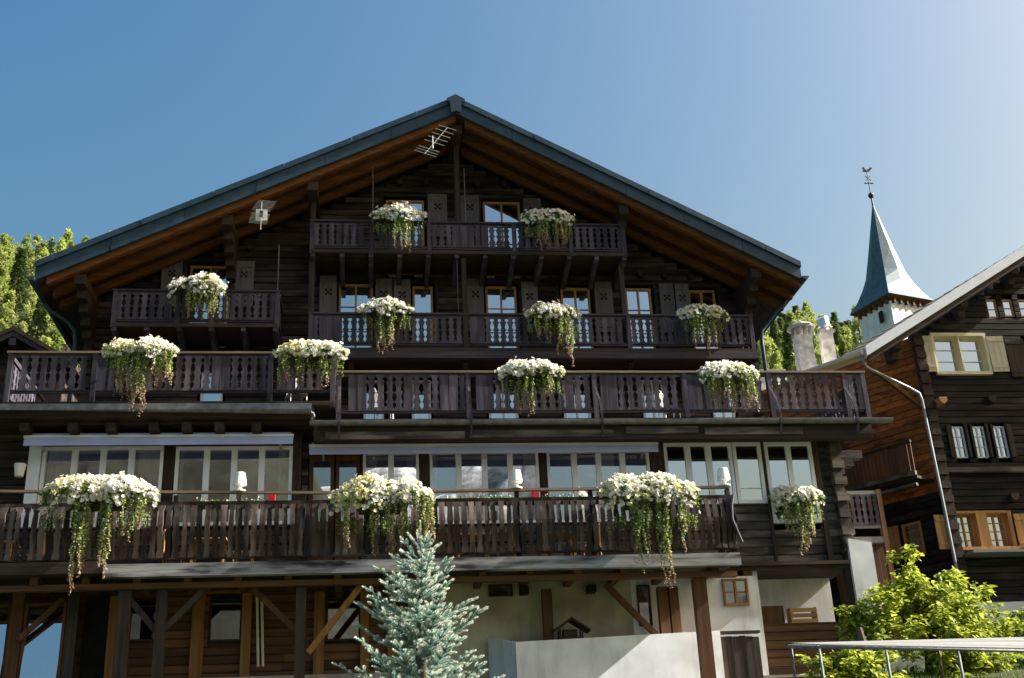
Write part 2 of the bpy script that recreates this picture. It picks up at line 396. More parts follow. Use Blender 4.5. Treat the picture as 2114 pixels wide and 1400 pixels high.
# ------------------------------------------------------------------ ground, hills, mountains
def lerp(t, tab):
    for (a,va),(b,vb) in zip(tab,tab[1:]):
        if t <= b: return va+(vb-va)*max(0,(t-a))/(b-a)
    return tab[-1][1]
LEFT = [(-80,-14),(0,0),(3,.3),(14,2.1),(20,3.5),(24,4.4),(34,6.3),(60,13),(100,34),(130,60),(160,76),(200,84),(400,90)]
RIGHT = [(-80,-14),(0,0),(3,.3),(14,2.1),(20,3.5),(24,4.6),(34,7.0),(60,13),(100,27),(150,50),(200,76),(250,100),(300,106),(400,110)]
def ground(x, y):
    t = min(1,max(0,(x+5)/40)); z = lerp(y,LEFT)*(1-t)+lerp(y,RIGHT)*t
    if -9.5 < x < 11.6 and 21 < y < 45: z = min(z, 4.05)
    if y > 60: z += 3*noise.noise((x*.02,y*.02,0))
    elif y < 22: z += .08*noise.noise((x*.3,y*.3,4))
    return z
xs = sorted(set([-900,-500,-300,-200]+list(range(-150,-20,8))+list(range(-20,30,1))+list(range(30,300,10))+[350,450,700,1000])); ys = sorted(set([-900,-400,-200,-120,-80,-60,-40,-20]+[i for i in range(-10,50)]+list(range(50,420,8))+[500,700]))
g = MB(); nx = len(xs)
g.v = [(x,y,ground(x,y)) for y in ys for x in xs]
g.f = [(j*nx+i,j*nx+i+1,(j+1)*nx+i+1,(j+1)*nx+i) for j in range(len(ys)-1) for i in range(nx-1)]; g.m = [0]*len(g.f)
struct('ground', g, 'grass_ground', True)

m, ns, L, B = newmat('mountain_rock')
ge = node(ns,'ShaderNodeNewGeometry'); sx = node(ns,'ShaderNodeSeparateXYZ'); L.new(ge.outputs['Position'],sx.inputs[0])
nz = node(ns,'ShaderNodeTexNoise'); nz.inputs['Scale'].default_value = .006; nz.inputs['Detail'].default_value = 9; L.new(ge.outputs['Position'],nz.inputs['Vector'])
ma = node(ns,'ShaderNodeMath',operation='MULTIPLY_ADD'); ma.inputs[1].default_value = 260; L.new(nz.outputs['Fac'],ma.inputs[0]); L.new(sx.outputs['Z'],ma.inputs[2])
mr = node(ns,'ShaderNodeMapRange'); mr.inputs[1].default_value = 120; mr.inputs[2].default_value = 760; L.new(ma.outputs[0],mr.inputs[0])
rp = node(ns,'ShaderNodeValToRGB'); cr = rp.color_ramp; cr.elements[0].color = (.012,.017,.011,1); cr.elements[1].color = (.6,.61,.63,1)
for p,c in ((.38,(.024,.026,.017,1)),(.58,(.065,.06,.048,1)),(.80,(.17,.155,.14,1)),(.92,(.5,.51,.53,1))):
    e = cr.elements.new(p); e.color = c
L.new(mr.outputs[0],rp.inputs[0]); B.inputs['Roughness'].default_value = .95
n2 = node(ns,'ShaderNodeTexNoise'); n2.inputs['Scale'].default_value = .035; n2.inputs['Detail'].default_value = 8; n2.inputs['Roughness'].default_value = .7; L.new(ge.outputs['Position'],n2.inputs['Vector'])
m2 = node(ns,'ShaderNodeMapRange'); m2.inputs[1].default_value = .38; m2.inputs[2].default_value = .64; m2.inputs[3].default_value = .45; m2.inputs[4].default_value = 1.7; L.new(n2.outputs['Fac'],m2.inputs[0])
h2 = node(ns,'ShaderNodeHueSaturation'); L.new(m2.outputs[0],h2.inputs['Value']); L.new(rp.outputs[0],h2.inputs['Color']); L.new(h2.outputs[0],B.inputs['Base Color'])
def mountain(name, prof, dist, depth, amp, seed):
    """ridge behind the camera that the window panes mirror; prof: azimuth (deg right of -y) -> crest elevation angle"""
    b = MB(); na, nr = 160, 26
    for j in range(nr):
        for i in range(na):
            az = -75+150*i/(na-1); e = lerp(az,prof); q = j/(nr-1)
            d = dist+depth*q; crest = (dist+depth*.75)*math.tan(R(e))
            x, y = d*math.sin(R(az)), -d*math.cos(R(az))
            s = (q/.75)**1.15 if q <= .75 else 1-(q-.75)*1.4
            nn = noise.fractal((x*.004,y*.004,seed),1,2,6)
            b.v.append((x,y,-20+crest*s+amp*nn*(.25+s)))
    b.f = [(j*na+i,(j+1)*na+i,(j+1)*na+i+1,j*na+i+1) for j in range(nr-1) for i in range(na-1)]; b.m = [0]*len(b.f)
    return struct(name,b,'mountain_rock',False)
mountain('mountain', [(-75,7),(-40,9),(-14,14),(-3,16.0),(1,17.3),(3,16.4),(6,17.2),(8.5,17.6),(10,16.2),(11.5,14.4),(14,12.5),(22,11),(75,9)], 1500, 900, 42, 3)
mountain('hillside', [(-75,5),(-35,9),(-20,17),(-16,20),(-8,22),(-4,20.5),(-1.5,17),(1,13),(8,8),(75,5)], 500, 420, 10, 9)

# ------------------------------------------------------------------ main chalet
CH = thing('chalet','large dark timber chalet with wide gable roof and tiers of flower-hung balconies','chalet',(2,29,4.4))
YW = 29.0
RX, RZ = 2.38, 20.06; LX, LZ = -8.06, 14.92; GX, GZ = 11.45, 15.17
sL, sR = (RZ-LZ)/(RX-LX), (RZ-GZ)/(GX-RX)
def roofz(x): return RZ-(RX-x)*sL if x < RX else RZ-(x-RX)*sR
def xlim(z):
    z += .62
    return RX-(RZ-z)/sL, RX+(RZ-z)/sR
upper = [(.52,1.57,15.65,17.92,2),(3.23,4.27,15.65,17.92,2),(-4.66,-3.59,13.55,15.82,2),
         (-.74,.16,12.95,15.32,2),(1.23,1.77,13.6,15.27,1),(3.21,4.05,12.95,15.29,2),(5.28,6.09,12.95,15.27,2),(7.08,7.81,12.95,15.27,2),(8.87,9.63,12.95,15.23,2)]
mid = [(-.07,.45,10.4,12.55,1),(1.17,1.67,10.4,12.55,1),(3.18,3.95,10.4,12.55,2),(5.16,5.88,10.4,12.55,2),(7.3,7.9,10.4,12.55,2),(-4.2,-3.65,10.7,12.75,1),(9.2,9.8,10.4,12.55,2)]
wl = MB().box(-7.08,10.55,29.36,29.46,9.9,15.3); wl.prism([(-7.08,15.3),(10.55,15.3),(RX,19.5)],29.36,29.46)
facade = wl.build('facade','log',CH,(2,29.4,10))
plank_wall(facade,-7.1,10.58,9.99,19.6,YW,[(a-.07,b+.07,c-.02,d+.07) for a,b,c,d,_ in upper+mid],.19,.17,'log',xlim,maxlen=6.5)
for a,b,c,d,n in upper:
    window(CH,a,b,c,d,YW+.04,n,[c+(d-c)*t for t in (.42,.72)] if d-c > 2 else [c+(d-c)*.5],'frame_wood','glass',.055,curtain=random.choice(([.5,-.5],[.35,-.35],[.7,0],[0,-.6],[.4,-.4]))[:n])
    t = MB()
    t.box(a-.15,a-.07,YW-.03,YW+.05,c,d+.16); t.box(b+.07,b+.15,YW-.03,YW+.05,c,d+.16); t.box(a-.18,b+.18,YW-.05,YW+.05,d+.07,d+.162)
    t.build('window_casing','timber_x',CH,(a,YW,c))
for a,b,c,d,n in mid: window(CH,a,b,c,d,YW+.04,n,[c+.8],'white_paint','glass',.06)
for a,b,zt,zb in [(1.68,2.21,18.07,16.75),(2.59,3.10,18.04,16.75),(4.37,4.86,17.98,16.75),(-5.37,-4.84,15.91,14.6),(-3.50,-2.98,15.91,14.6),
                  (-1.25,-.79,15.5,13.9),(.23,.68,15.43,13.9),(.72,1.17,15.41,13.9),(2.70,3.14,15.46,13.9),(4.18,4.62,15.38,13.9),(6.20,6.69,15.4,13.9),(8.02,8.42,15.37,13.9),(8.47,8.86,15.37,13.9)]:
    shutter(CH,a,b,zb,zt,YW-.09,tilt=random.uniform(-.06,.02))
# beam ends poking out of the wall
for x,z in [(.16,18.4),(.9,18.4),(1.65,18.42),(3.08,18.39),(3.84,18.4),(4.53,18.37),(-3.97,16.29),(-3.11,16.3),(-2.4,16.29),(7.52,15.63),(8.21,15.6),(8.95,15.6),(9.6,15.58),(7.36,16.99)]:
    MB().prism([(x-.07,z-.05),(x,z-.09),(x+.07,z-.05),(x+.07,z+.07),(x-.07,z+.07)],YW-.16,YW+.05).build('beam_end','timber_y',CH,(x,YW,z))
# side and back walls, upper floors
MB().box(-7.08,-6.9,29.18,42,4.4,15.2).build('side_wall','log',CH)
MB().box(10.37,10.55,29.18,42,4.4,15.3).build('side_wall','log',CH)
bw = MB().box(-7.08,10.55,42,42.2,4.4,15.2); bw.prism([(-7.08,15.2),(10.55,15.2),(RX,19.5)],42,42.2); bw.build('back_wall','log',CH)
for x in (-7.02,10.45):
    for k in range(26):
        MB().box(x-.1,x+.1,28.84+.05*(k%2),29.1,10.0+k*.19,10.0+k*.19+.165).build('log_end','timber_y',CH,(x,29,10+k*.19))

# roof
roof = MB(); Y0, Y1 = 27.24, 43.2
roof.slab(LX,LZ,RX,RZ,-.02,-.42,Y0,Y1); roof.slab(RX,RZ,GX,GZ,-.02,-.42,Y0,Y1)
RF = roof.build('roof','roof_slate',CH,(RX,27.2,RZ))
for (xa,za,xb,zb) in ((LX,LZ,RX,RZ),(RX,RZ,GX,GZ)):
    nseg = 6
    for k in range(nseg):
        q0, q1 = k/nseg, (k+1)/nseg-.0012; o1, o2 = random.uniform(-.006,.006), random.uniform(-.006,.006)
        X0, X1, Z0, Z1 = xa+(xb-xa)*q0, xa+(xb-xa)*q1, za+(zb-za)*q0, za+(zb-za)*q1
        MB().slab(X0,Z0+o1,X1,Z1+o2,-.13,-.47+o2,27.16+o1,27.237).build('bargeboard','fascia',RF,(X0,27.2,Z0))
        q0 = (k+.4)/nseg if k else 0; q1 = (k+1.4)/nseg-.0012 if k < nseg-1 else 1
        X0, X1, Z0, Z1 = xa+(xb-xa)*q0, xa+(xb-xa)*q1, za+(zb-za)*q0, za+(zb-za)*q1
        MB().slab(X0,Z0+o1,X1,Z1+o1,.035,-.127,27.10+o2,27.3).build('verge_flashing','fascia',RF,(X0,27.2,Z0))
    s = (zb-za)/(xb-xa); n = 9
    for k in range(9):      # soffit boards run with the rafters
        ya = 27.26+k*.20
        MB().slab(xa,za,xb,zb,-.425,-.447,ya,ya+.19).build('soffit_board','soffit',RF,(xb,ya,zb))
    for yy,dz in ((27.3,.17),(27.98,.2),(28.7,.2)):
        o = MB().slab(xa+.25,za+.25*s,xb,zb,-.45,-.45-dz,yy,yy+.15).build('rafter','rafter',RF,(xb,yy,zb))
    e = MB()
    # gutter along the eaves
for xe,ze,sg in ((LX-.06,LZ-.42,-1),(GX+.06,GZ-.42,1)):
    e = MB(); n = 8
    pr = [(xe+sg*.09*math.cos(a),ze+.09*math.sin(a)) for a in [math.pi+math.pi*k/n for k in range(n+1)]]
    vs = [(x,y,z) for y in (27.05,43.2) for x,z in pr]
    e.add(vs,[(k,k+1,n+2+k,n+1+k) for k in range(n)]+[tuple(range(n+1)),tuple(range(2*n+1,n,-1))])
    e.build('gutter','fascia',RF,(xe,27,ze))
rc = MB().prism([(RX-.25,RZ-.16),(RX-.24,RZ-.07),(RX,RZ+.06),(RX+.24,RZ-.08),(RX+.25,RZ-.17),(RX+.16,RZ-.19),(RX+.13,RZ-.52),(RX,RZ-.47),(RX-.13,RZ-.52),(RX-.16,RZ-.18)],27.04,27.095).build('ridge_cap','fascia',RF,(RX,27,RZ))
rr = MB().prism([(RX-.22,RZ-.05),(RX,RZ+.06),(RX+.22,RZ-.06),(RX,RZ+.01)],27.1,43.2).build('ridge_cap','fascia',RF,(RX,27.1,RZ))
# purlins with stepped brackets
for x in (-7.05,-3.56,-1.42,2.43,6.86,10.3):
    zt = roofz(x)-.66; b = MB()
    b.box(x-.13,x+.13,27.42,29.1,zt-.26,zt)
    if x not in (2.43,-1.42):
        for k,(ya,dz) in enumerate(((27.75,.26),(28.05,.5),(28.35,.74),(28.62,.98),(28.82,1.3))):
            b.box(x-.12+.003*k,x+.12-.003*k,ya,29.05,zt-dz-.24,zt-dz-.002)
    b.build('purlin','timber_y',CH,(x,28,zt))
MB().box(2.36,2.50,28.0,28.14,15.6,roofz(2.43)-.66).build('post','timber_z',CH,(2.43,28,16))
MB().box(-1.49,-1.35,28.0,28.14,12.7,roofz(-1.42)-.66).build('post','timber_z',CH,(-1.42,28,13))
MB().box(6.72,6.84,28.0,28.14,12.7,15.5).build('post','timber_z',CH,(6.78,28,13))
MB().box(2.46,2.58,27.75,27.87,12.95,15.5).build('post','timber_z',CH,(2.5,27.8,13))
# thin flagpole-like uprights beside shutters
for x,za,zb in ((-2.27,14.5,15.9),(.15,16.6,18.3),(2.36,13.9,15.5),(2.62,16.6,18.3)):
    MB().tube([(x,27.9,za),(x,27.9,zb)],.014,6).build('rod','shutter',CH,(x,27.9,za))
# downpipes
for pts in ([(GX-.05,28.4,GZ-.5),(GX-.1,28.5,GZ-.62),(GX-.25,28.6,GZ-.72),(10.95,28.75,14.15),(10.75,28.8,13.9),(10.72,28.8,13.6),(10.72,28.8,9.8)],
            [(LX,28.4,LZ-.5),(LX+.08,28.5,LZ-.66),(-7.55,28.7,14.02),(-7.38,28.75,13.8),(-7.34,28.75,13.5),(-7.34,28.75,10.3)]):
    MB().tube(pts,.055,8).build('downpipe','fascia',CH,pts[0],smooth=True)
dm = MB().lathe([(.42,0),(.42,.18),(.40,.3),(.3,.42),(.15,.5),(.02,.52)],(-7.3,34.5,16.0),14); dm.lathe([(.3,-.9),(.3,0)],(-7.3,34.5,16.0),10); dm.build('vent_cowl','fascia',RF,(-7.3,34.5,15.4),smooth=True)

# balconies of the gable
balcony(CH,-1.45,6.9,27.8,29.0,15.72,16.58,.19,[-1.42,.13,1.63,3.9,5.42,6.87],plain_bays=((.2,.75),(2.2,2.9),(5.5,5.5),(3.1,3.2)),brackets=12,cap=False)
balcony(CH,-6.27,-2.22,27.8,29.0,13.6,14.52,.19,[-6.24,-4.7,-3.87,-2.25],plain_bays=((-5.0,-4.6),),brackets=6,cap=False)
b2 = balcony(CH,-1.43,10.13,27.8,29.0,12.95,13.92,.19,[-1.40,2.52,6.79,10.1],plain_bays=((-1.2,-.7),(.35,.9),(2.55,3.1),(7.9,8.3)),cap=False,bal0=13.08)
MB().box(-1.5,10.2,27.72,27.9,12.66,12.845).build('edge_beam','rail',b2,(2,27.8,12.7))
for x in (-.4,2.5,6.8,9.3):
    MB().beam((x,27.9,12.64),(x+.12,29.0,11.8),.12,.14).build('strut','timber_y',b2,(x,28,12.6))

# terrace balcony over the restaurant (lower right run and higher left run)
b3 = balcony(CH,-.66,11.81,25.3,29.0,10.2,11.36,.205,[-.62,2.31,5.25,7.39,9.46,11.32,11.78],plain_bays=((-.5,.0),(.75,1.05),(1.7,2.1),(2.5,2.8),(5.3,5.8),(7.5,8.2),(4.5,4.7)),floor_t=.1,bal0=10.40)
for x0,x1,yy,z0,z1 in ((-1.24,12.28,25.17,10.11,10.11),(-7.95,-1.2,24.97,10.44,10.32)):
    e = MB(); n = 8; vs = []
    for x,zc in ((x0,z0),(x1,z1)):
        vs += [(x,yy+.085*math.cos(a),zc+.095*math.sin(a)) for a in [math.pi+math.pi*k/n for k in range(n+1)]]
    e.add(vs,[(k,n+1+k,n+2+k,k+1) for k in range(n)]+[tuple(range(n,-1,-1)),tuple(range(n+1,2*n+2))])
    e.box(x0,x1,yy-.088,yy-.078,min(z0,z1)-.005,max(z0,z1)+.012)
    e.build('gutter','gutter_grey',CH,(x0,yy,z0))
MB().tube([(-1.25,24.97,10.27),(-1.16,24.97,10.24),(-1.14,25.02,10.2),(-1.2,25.08,10.14)],.03,6).build('gutter_spout','zinc',CH,(-1.2,25,10.2))
eb = MB().box(-1.15,11.8,25.28,25.52,9.70,10.095).build('edge_beam','timber_x',CH,(5,25.3,9.7))
for xa,xb,zz in ((5.9,7.6,9.93),(7.75,10.1,9.9),(-.9,2.2,9.84),(2.3,5.6,9.86)):
    MB().box(xa,xb,25.25,25.278,zz-.11,zz+.06).build('edge_board','log_low',eb,(xa,25.26,zz))
MB().box(-1.2,11.75,25.53,26.2,9.90,10.0).build('soffit','timber_x',CH)
b3l = balcony(CH,-7.77,-.70,25.1,29.0,10.56,11.74,.205,[-7.72,-5.93,-2.13,-.75],plain_bays=((-6.0,-5.7),(-3.4,-3.0),(-1.9,-1.5)),floor_t=.1,bal0=10.82,ends=(1,1))
MB().box(-8.6,-1.15,25.08,25.3,10.2,10.45).build('edge_beam','timber_x',CH,(-5,25.1,10.2))
MB().box(-8.6,-1.2,25.31,26.0,10.12,10.2).build('soffit','timber_x',CH)
for x in (-7.3,-6.3,-5.5,-4.6,-3.9,-3.2,-2.4): MB().box(x-.1,x+.1,25.16,26.0,9.93,10.115).build('joist_end','timber_y',CH,(x,25.2,10))
# bent iron stays on the outer edge
for x,tw in ((-.60,0),(2.33,.02),(5.3,.06),(9.5,.08),(11.35,.10)):
    pts = [(x-tw,25.22,10.95),(x-tw*.5,25.17,10.8),(x,25.09,10.6),(x+tw*.5,25.06,10.3),(x+tw*.6,25.07,10.05),(x+tw*.5,25.22,9.76)]
    b = MB()
    for p,q in zip(pts,pts[1:]): b.beam(p,q,.05,.02,upv=(0,1,0))
    b.build('stay','rail',CH,pts[2])

# restaurant storey
def rest_wall(x0, x1, Y, z0, z1, wins, mat):
    w = MB().box(x0,x1,Y+2.6,Y+2.7,z0,z1).build('room_back','room',CH,((x0+x1)/2,Y+2.6,z0))
    plank_wall(w,x0,x1,z0,z1,Y,[(a,b,c,d) for a,b,c,d in wins],.2,.14,mat,maxlen=4)
rl = [(-7.08,-4.45,8.0,9.83),(-4.23,-1.62,8.0,9.81)]
rr_ = [(-1.3,-.12,7.0,9.68),(-.07,1.2,8.0,9.72),(1.45,3.97,8.0,9.72),(4.17,6.6,8.0,9.72),(6.97,9.34,8.38,9.88),(9.42,10.6,7.9,9.88)]
rest_wall(-8.7,-1.45,26.0,6.97,10.17,rl,'log')
rest_wall(-1.44,11.1,26.2,6.97,9.97,rr_,'log_low')
MB().box(-8.7,11.0,25.9,29.3,6.88,6.96).build('room_floor','room',CH)
MB().box(-1.43,11.0,26.36,29.3,9.90,9.985).build('room_ceiling','room',CH)
MB().box(-8.7,-1.45,26.16,29.3,10.12,10.19).build('room_ceiling','room',CH)
window(CH,-7.06,-4.47,8.0,9.82,25.93,4,[8.5],'white_paint','glass_room',.075,.12,curtain=[.9,0,0,-.9],mid=.13)
window(CH,-4.21,-1.64,8.0,9.80,25.93,4,[8.5],'white_paint','glass_room',.075,.12,curtain=[.16,0,0,-.45],mid=.13)
MB().box(-7.33,-7.08,25.86,26.1,8.0,9.84).build('window_jamb','white_paint',CH,(-7.2,26,8))
window(CH,-.07,1.2,8.0,9.71,26.13,2,[8.48],'white_paint','glass_room',.065,.12,curtain=[.5,-.4],mid=.13)
window(CH,1.45,3.97,8.0,9.71,26.13,4,[8.48],'white_paint','glass_room',.065,.12,curtain=[.2,0,0,-.5],mid=.13)
window(CH,4.17,6.6,8.0,9.71,26.13,4,[8.48],'white_paint','glass_room',.065,.12,curtain=[0,0,.8,0],mid=.13)
window(CH,6.97,8.62,8.38,9.87,26.13,3,[],'white_paint','glass',.075,.12,mid=.14)
window(CH,8.64,9.34,8.38,9.87,26.12,1,[8.75],'white_paint','glass',.085,.12)
window(CH,9.42,10.6,7.9,9.87,26.12,2,[8.75],'white_paint','glass',.085,.12,mid=.12)
# entrance door in the dark bay
dr = MB().box(-1.28,-.72,26.16,26.22,7.0,9.66); dr.box(-.68,-.14,26.16,26.22,7.0,9.66)
DR = dr.build('door','brown_z',CH,(-.7,26.2,7)); MB().box(-1.18,-.80,26.145,26.158,8.1,9.5).build('door_panel','glass_dark',DR,(-1,26.15,8)); MB().box(-.60,-.22,26.145,26.158,8.1,9.5).build('door_panel','glass_dark',DR,(-.4,26.15,8))
# timber uprights between the windows and log ends at the corner
for x,y,w in ((-4.34,25.95,.10),(-1.53,25.9,.09),(1.325,26.15,.10),(4.07,26.15,.08),(6.78,26.13,.15),(9.38,26.13,.035),(10.68,26.12,.06),(-.10,26.16,.02)):
    MB().box(x-w,x+w,y-.02,y+.04,6.98,9.96 if x > -1.5 else 10.1).build('upright','timber_z',CH,(x,y,7))
for k in range(15):
    z = 6.98+k*.2; ex = .04*(k%2)+random.uniform(0,.05)
    MB().box(11.0,11.22+ex,26.02-.05*(k%2),26.19,z,z+.185).build('log_end','log_low',CH,(11.1,26.1,z))
for x0,x1,z in ((10.85,11.9,9.5),(10.85,11.65,9.3),(10.85,11.4,9.1)):
    MB().box(x0,x1,26.25,26.5,z,z+.19).build('corbel','log_low',CH,(x0,26.3,z))
MB().box(11.0,11.14,26.2,29,6.97,9.96).build('side_wall','log_low',CH,(11,27,7))
MB().box(-8.75,-8.6,26.0,29,4.4,10.1).build('side_wall','log',CH,(-8.7,27,5))
# awning cassettes
for x0,x1,y,z in ((-7.34,-1.61,25.4,9.68),(-1.26,6.71,25.62,9.50)):
    a = MB().box(x0,x1,y,y+.035,z,z+.17).build('awning','awning',CH,((x0+x1)/2,y,z))
    MB().box(x0-.01,x1+.01,y-.02,y+.09,z+.172,z+.225).build('front_bar','awning_lip',a,(x0,y,z+.2))
    MB().box(x0+.05,x1-.05,y+.091,y+.42,z+.13,z+.30).build('cassette','awning',a,(x0,y,z+.2))
    for xx in (x0+.3,(x0+x1)/2,x1-.3): MB().beam((xx,y+.2,z+.12),(xx,y+.55,z+.02),.05,.05).build('folding_arm','aluminium',a,(xx,y+.3,z))

# terrace (front gallery)
TY = 24.4
tf = MB().box(-9.2,7.9,TY+.1,26.0,6.66,6.80).build('terrace','timber_x',CH,(0,TY,6.7))
MB().box(-5.2,7.93,TY-.12,TY+.09,6.57,6.83).build('edge_beam','beam_grey',tf,(1,TY,6.6))
MB().box(-9.2,-5.21,TY-.10,TY+.09,6.66,6.90).build('edge_beam','timber_x',tf,(-7,TY,6.7))
MB().box(-9.2,7.95,TY-.05,TY+.06,6.93,7.01).build('lower_rail','board_old',tf,(0,TY,6.95))
MB().box(-9.2,7.95,TY-.03,TY+.05,8.03,8.12).build('upper_rail','board_old',tf,(0,TY,8.1))
b = MB(); b.beam((-9.2,TY,8.42),(-1.06,TY,8.28),.10,.05); b.beam((-1.06,TY,8.28),(7.9,TY,8.30),.10,.05)
b.build('handrail','capping',tf,(0,TY,8.3))
for x in (-8,-6.5,-5.2,-3.9,-2.62,-1.3,0,1.4,3.2,4.8,6.3,7.85):
    MB().box(x-.045,x+.045,TY-.005,TY+.10,6.83,8.26).build('post','board_old',tf,(x,TY,7))
bm = [baluster_mesh(w,1.08,'baluster','board_old',1,.026) for w in (.135,.15,.12)]
x = -9.1
while x < 7.85:
    link('baluster',random.choice(bm),tf,(x,TY-.075,6.95),(random.uniform(-.02,.02),random.uniform(-.02,.02),random.uniform(-.12,.12)))
    x += .155
for i in range(9):
    link('baluster',bm[i%3],tf,(7.95,TY+.1+i*.16,6.95),(0,0,R(90)))
MB().box(7.90,7.97,TY+.1,26.0,8.03,8.12).build('side_rail','board_old',tf,(7.9,TY,8))
MB().tube([(7.93,TY-.1,8.1),(7.86,TY-.12,7.85),(7.84,TY-.13,7.55),(7.93,TY-.13,7.25),(8.0,TY-.12,7.05)],.03,6).build('stay','board',tf,(7.9,TY,7.5))
for x in range(-9,8): MB().box(x+.35,x+.5,TY+.12,26.0,6.50,6.655).build('joist','brown_x',tf,(x+.4,25,6.5))
MB().box(-9.2,7.9,TY+.14,TY+.32,6.38,6.495).build('head_beam','brown_x',tf,(0,TY,6.4))

# below the terrace: timber wall left, rendered wall right
gw = MB().box(-9.2,.9,26.05,26.15,4.4,6.66).build('ground_wall','brown_x',CH,(-4,26,4.4))
MB().box(-5.3,.92,25.5,25.81,4.0,4.72).build('plinth','concrete',CH,(-2,25.6,4.4))
MB().box(-5.3,11.0,25.82,26.2,3.9,4.45).build('plinth','concrete',CH,(3,26,4.4))
gwin = [(-3.30,-2.60,5.5,6.6),(-.85,-.1,5.45,6.58),(-4.95,-4.2,5.55,6.5)]
plank_wall(gw,-5.1,.9,4.5,6.66,25.92,[(a,b,c,d) for a,b,c,d in gwin],.18,.12,'brown_x',maxlen=3.5)
for a,b,c,d in gwin: window(CH,a,b,c,d,25.94,1,[d-.22],'timber_z','glass_dark',.05,curtain=[.4])
for x,w in ((-5.22,.11),(-3.50,.13),(-2.50,.10),(-.98,.11),(-.02,.09),(.55,.08)):
    MB().box(x-w,x+w,25.82,25.93,4.5,6.49).build('pilaster','ochre_z',CH,(x,25.9,4.5))
MB().box(-3.75,-2.35,25.84,25.9,6.50,6.57).build('lintel','ochre_z',CH,(-3,25.9,6.5))
MB().tube([(-2.30,25.80,6.44),(-2.22,25.80,4.95)],.03,6).build('cable_duct','cream_paint',CH,(-2.3,25.8,5))
MB().tube([(-2.20,25.80,6.42),(-2.12,25.80,4.95)],.03,6).build('cable_duct','cream_paint',CH,(-2.2,25.8,5))
# glazed porch far left
for a,b in ((-8.4,-7.18),(-6.92,-6.1)):
    w_ = window(CH,a,b,4.6,6.3,25.4,1,[],'brown_z','glass',.06)
    for c_ in w_.children: c_.rotation_euler[0] = R(-8.5)
MB().box(-7.17,-6.93,25.34,25.52,4.4,6.5).build('post','brown_z',CH,(-7,25.4,4.4)); MB().box(-6.08,-5.86,25.38,25.52,4.4,6.5).build('post','timber_z',CH,(-6,25.4,4.4))
MB().beam((-6.95,25.30,5.55),(-6.15,25.30,6.35),.10,.10).build('brace','brown_z',CH,(-6.5,25.3,6))
MB().box(-5.85,-5.35,25.95,26.03,4.4,6.5).build('door','dark',CH,(-5.6,26,4.4))
# posts and braces
for xa,xb,m in ((-1.41,-1.21,'timber_z'),(6.94,7.22,'brown_z'),(-4.18,-3.98,'timber_z'),(-4.93,-4.68,'timber_z'),(3.80,4.01,'brown_z'),(6.37,6.58,'brown_z'),(6.62,6.82,'brown_z')):
    yy = 24.62 if xa in (-1.41,6.94,-4.18,-4.93) else 25.5
    MB().box(xa,xb,yy,yy+.2,4.0 if xa != 3.80 else 4.4,6.375).build('post',m,CH,(xa,yy,4.4))
for p,q,m in (((-2.34,25.0,6.44),(-1.38,25.0,5.50),'brown_z'),((-.05,24.75,6.44),(-1.15,24.75,5.05),'ochre_z'),((-3.2,24.75,6.44),(-4.0,24.75,5.6),'timber_z'),((-4.72,24.75,6.2),(-4.15,24.75,5.55),'timber_z'),((5.22,25.62,6.48),(6.36,25.62,5.25),'brown_z')):
    MB().beam(p,q,.12,.12,upv=(0,1,0)).build('brace',m,CH,p)
# rendered ground floor wall to the right
rw = MB().box(.92,5.88,26.0,26.15,4.4,6.66)
rw2 = MB().box(5.88,8.75,26.0,26.15,4.4,6.66); rw2.box(8.75,8.88,26.16,27.2,4.4,6.97); rw2.box(8.881,11.0,27.2,27.35,4.4,6.97)
rw2.build('rendered_wall','plaster_white',CH,(9,26,4.4))
rw.build('rendered_wall','plaster_cream',CH,(5,26,4.4))
MB().box(8.0,11.1,25.99,26.19,6.80,6.97).build('sill_beam','timber_x',CH,(9.5,26,6.9))
MB().box(8.05,11.1,26.2,29,6.80,6.875).build('floor_slab','timber_x',CH,(9.5,26,6.8))
window(CH,7.98,8.56,6.0,6.60,25.95,2,[6.3],'ochre_z','glass_dark',.045)
window(CH,2.68,3.22,6.32,6.58,25.95,1,[],'timber_z','glass_dark',.03)
window(CH,6.0,6.3,5.6,6.5,25.95,1,[],'timber_z','glass_dark',.03)
for x in (3.45,4.95): MB().box(x-.09,x+.09,25.7,25.995,6.33,6.49).build('beam_end','dark',CH,(x,25.8,6.4))
MB().box(8.52,8.72,26.02,26.155,4.3,6.79).build('post','brown_z',CH,(8.6,26,4.3)); MB().box(10.92,11.08,26.0,26.19,4.3,6.79).build('post','timber_z',CH,(11,26,4.3))
for k in range(7): MB().box(8.74,10.9,26.22+.02*(k%2),26.4,4.3+k*.19,4.3+k*.19+.17).build('plank','brown_x',CH,(9.8,26.3,4.3+k*.19))
MB().box(8.95,9.5,26.45,26.6,5.62,6.05).build('stacked_board','brown_z',CH,(9.2,26.5,5.6))

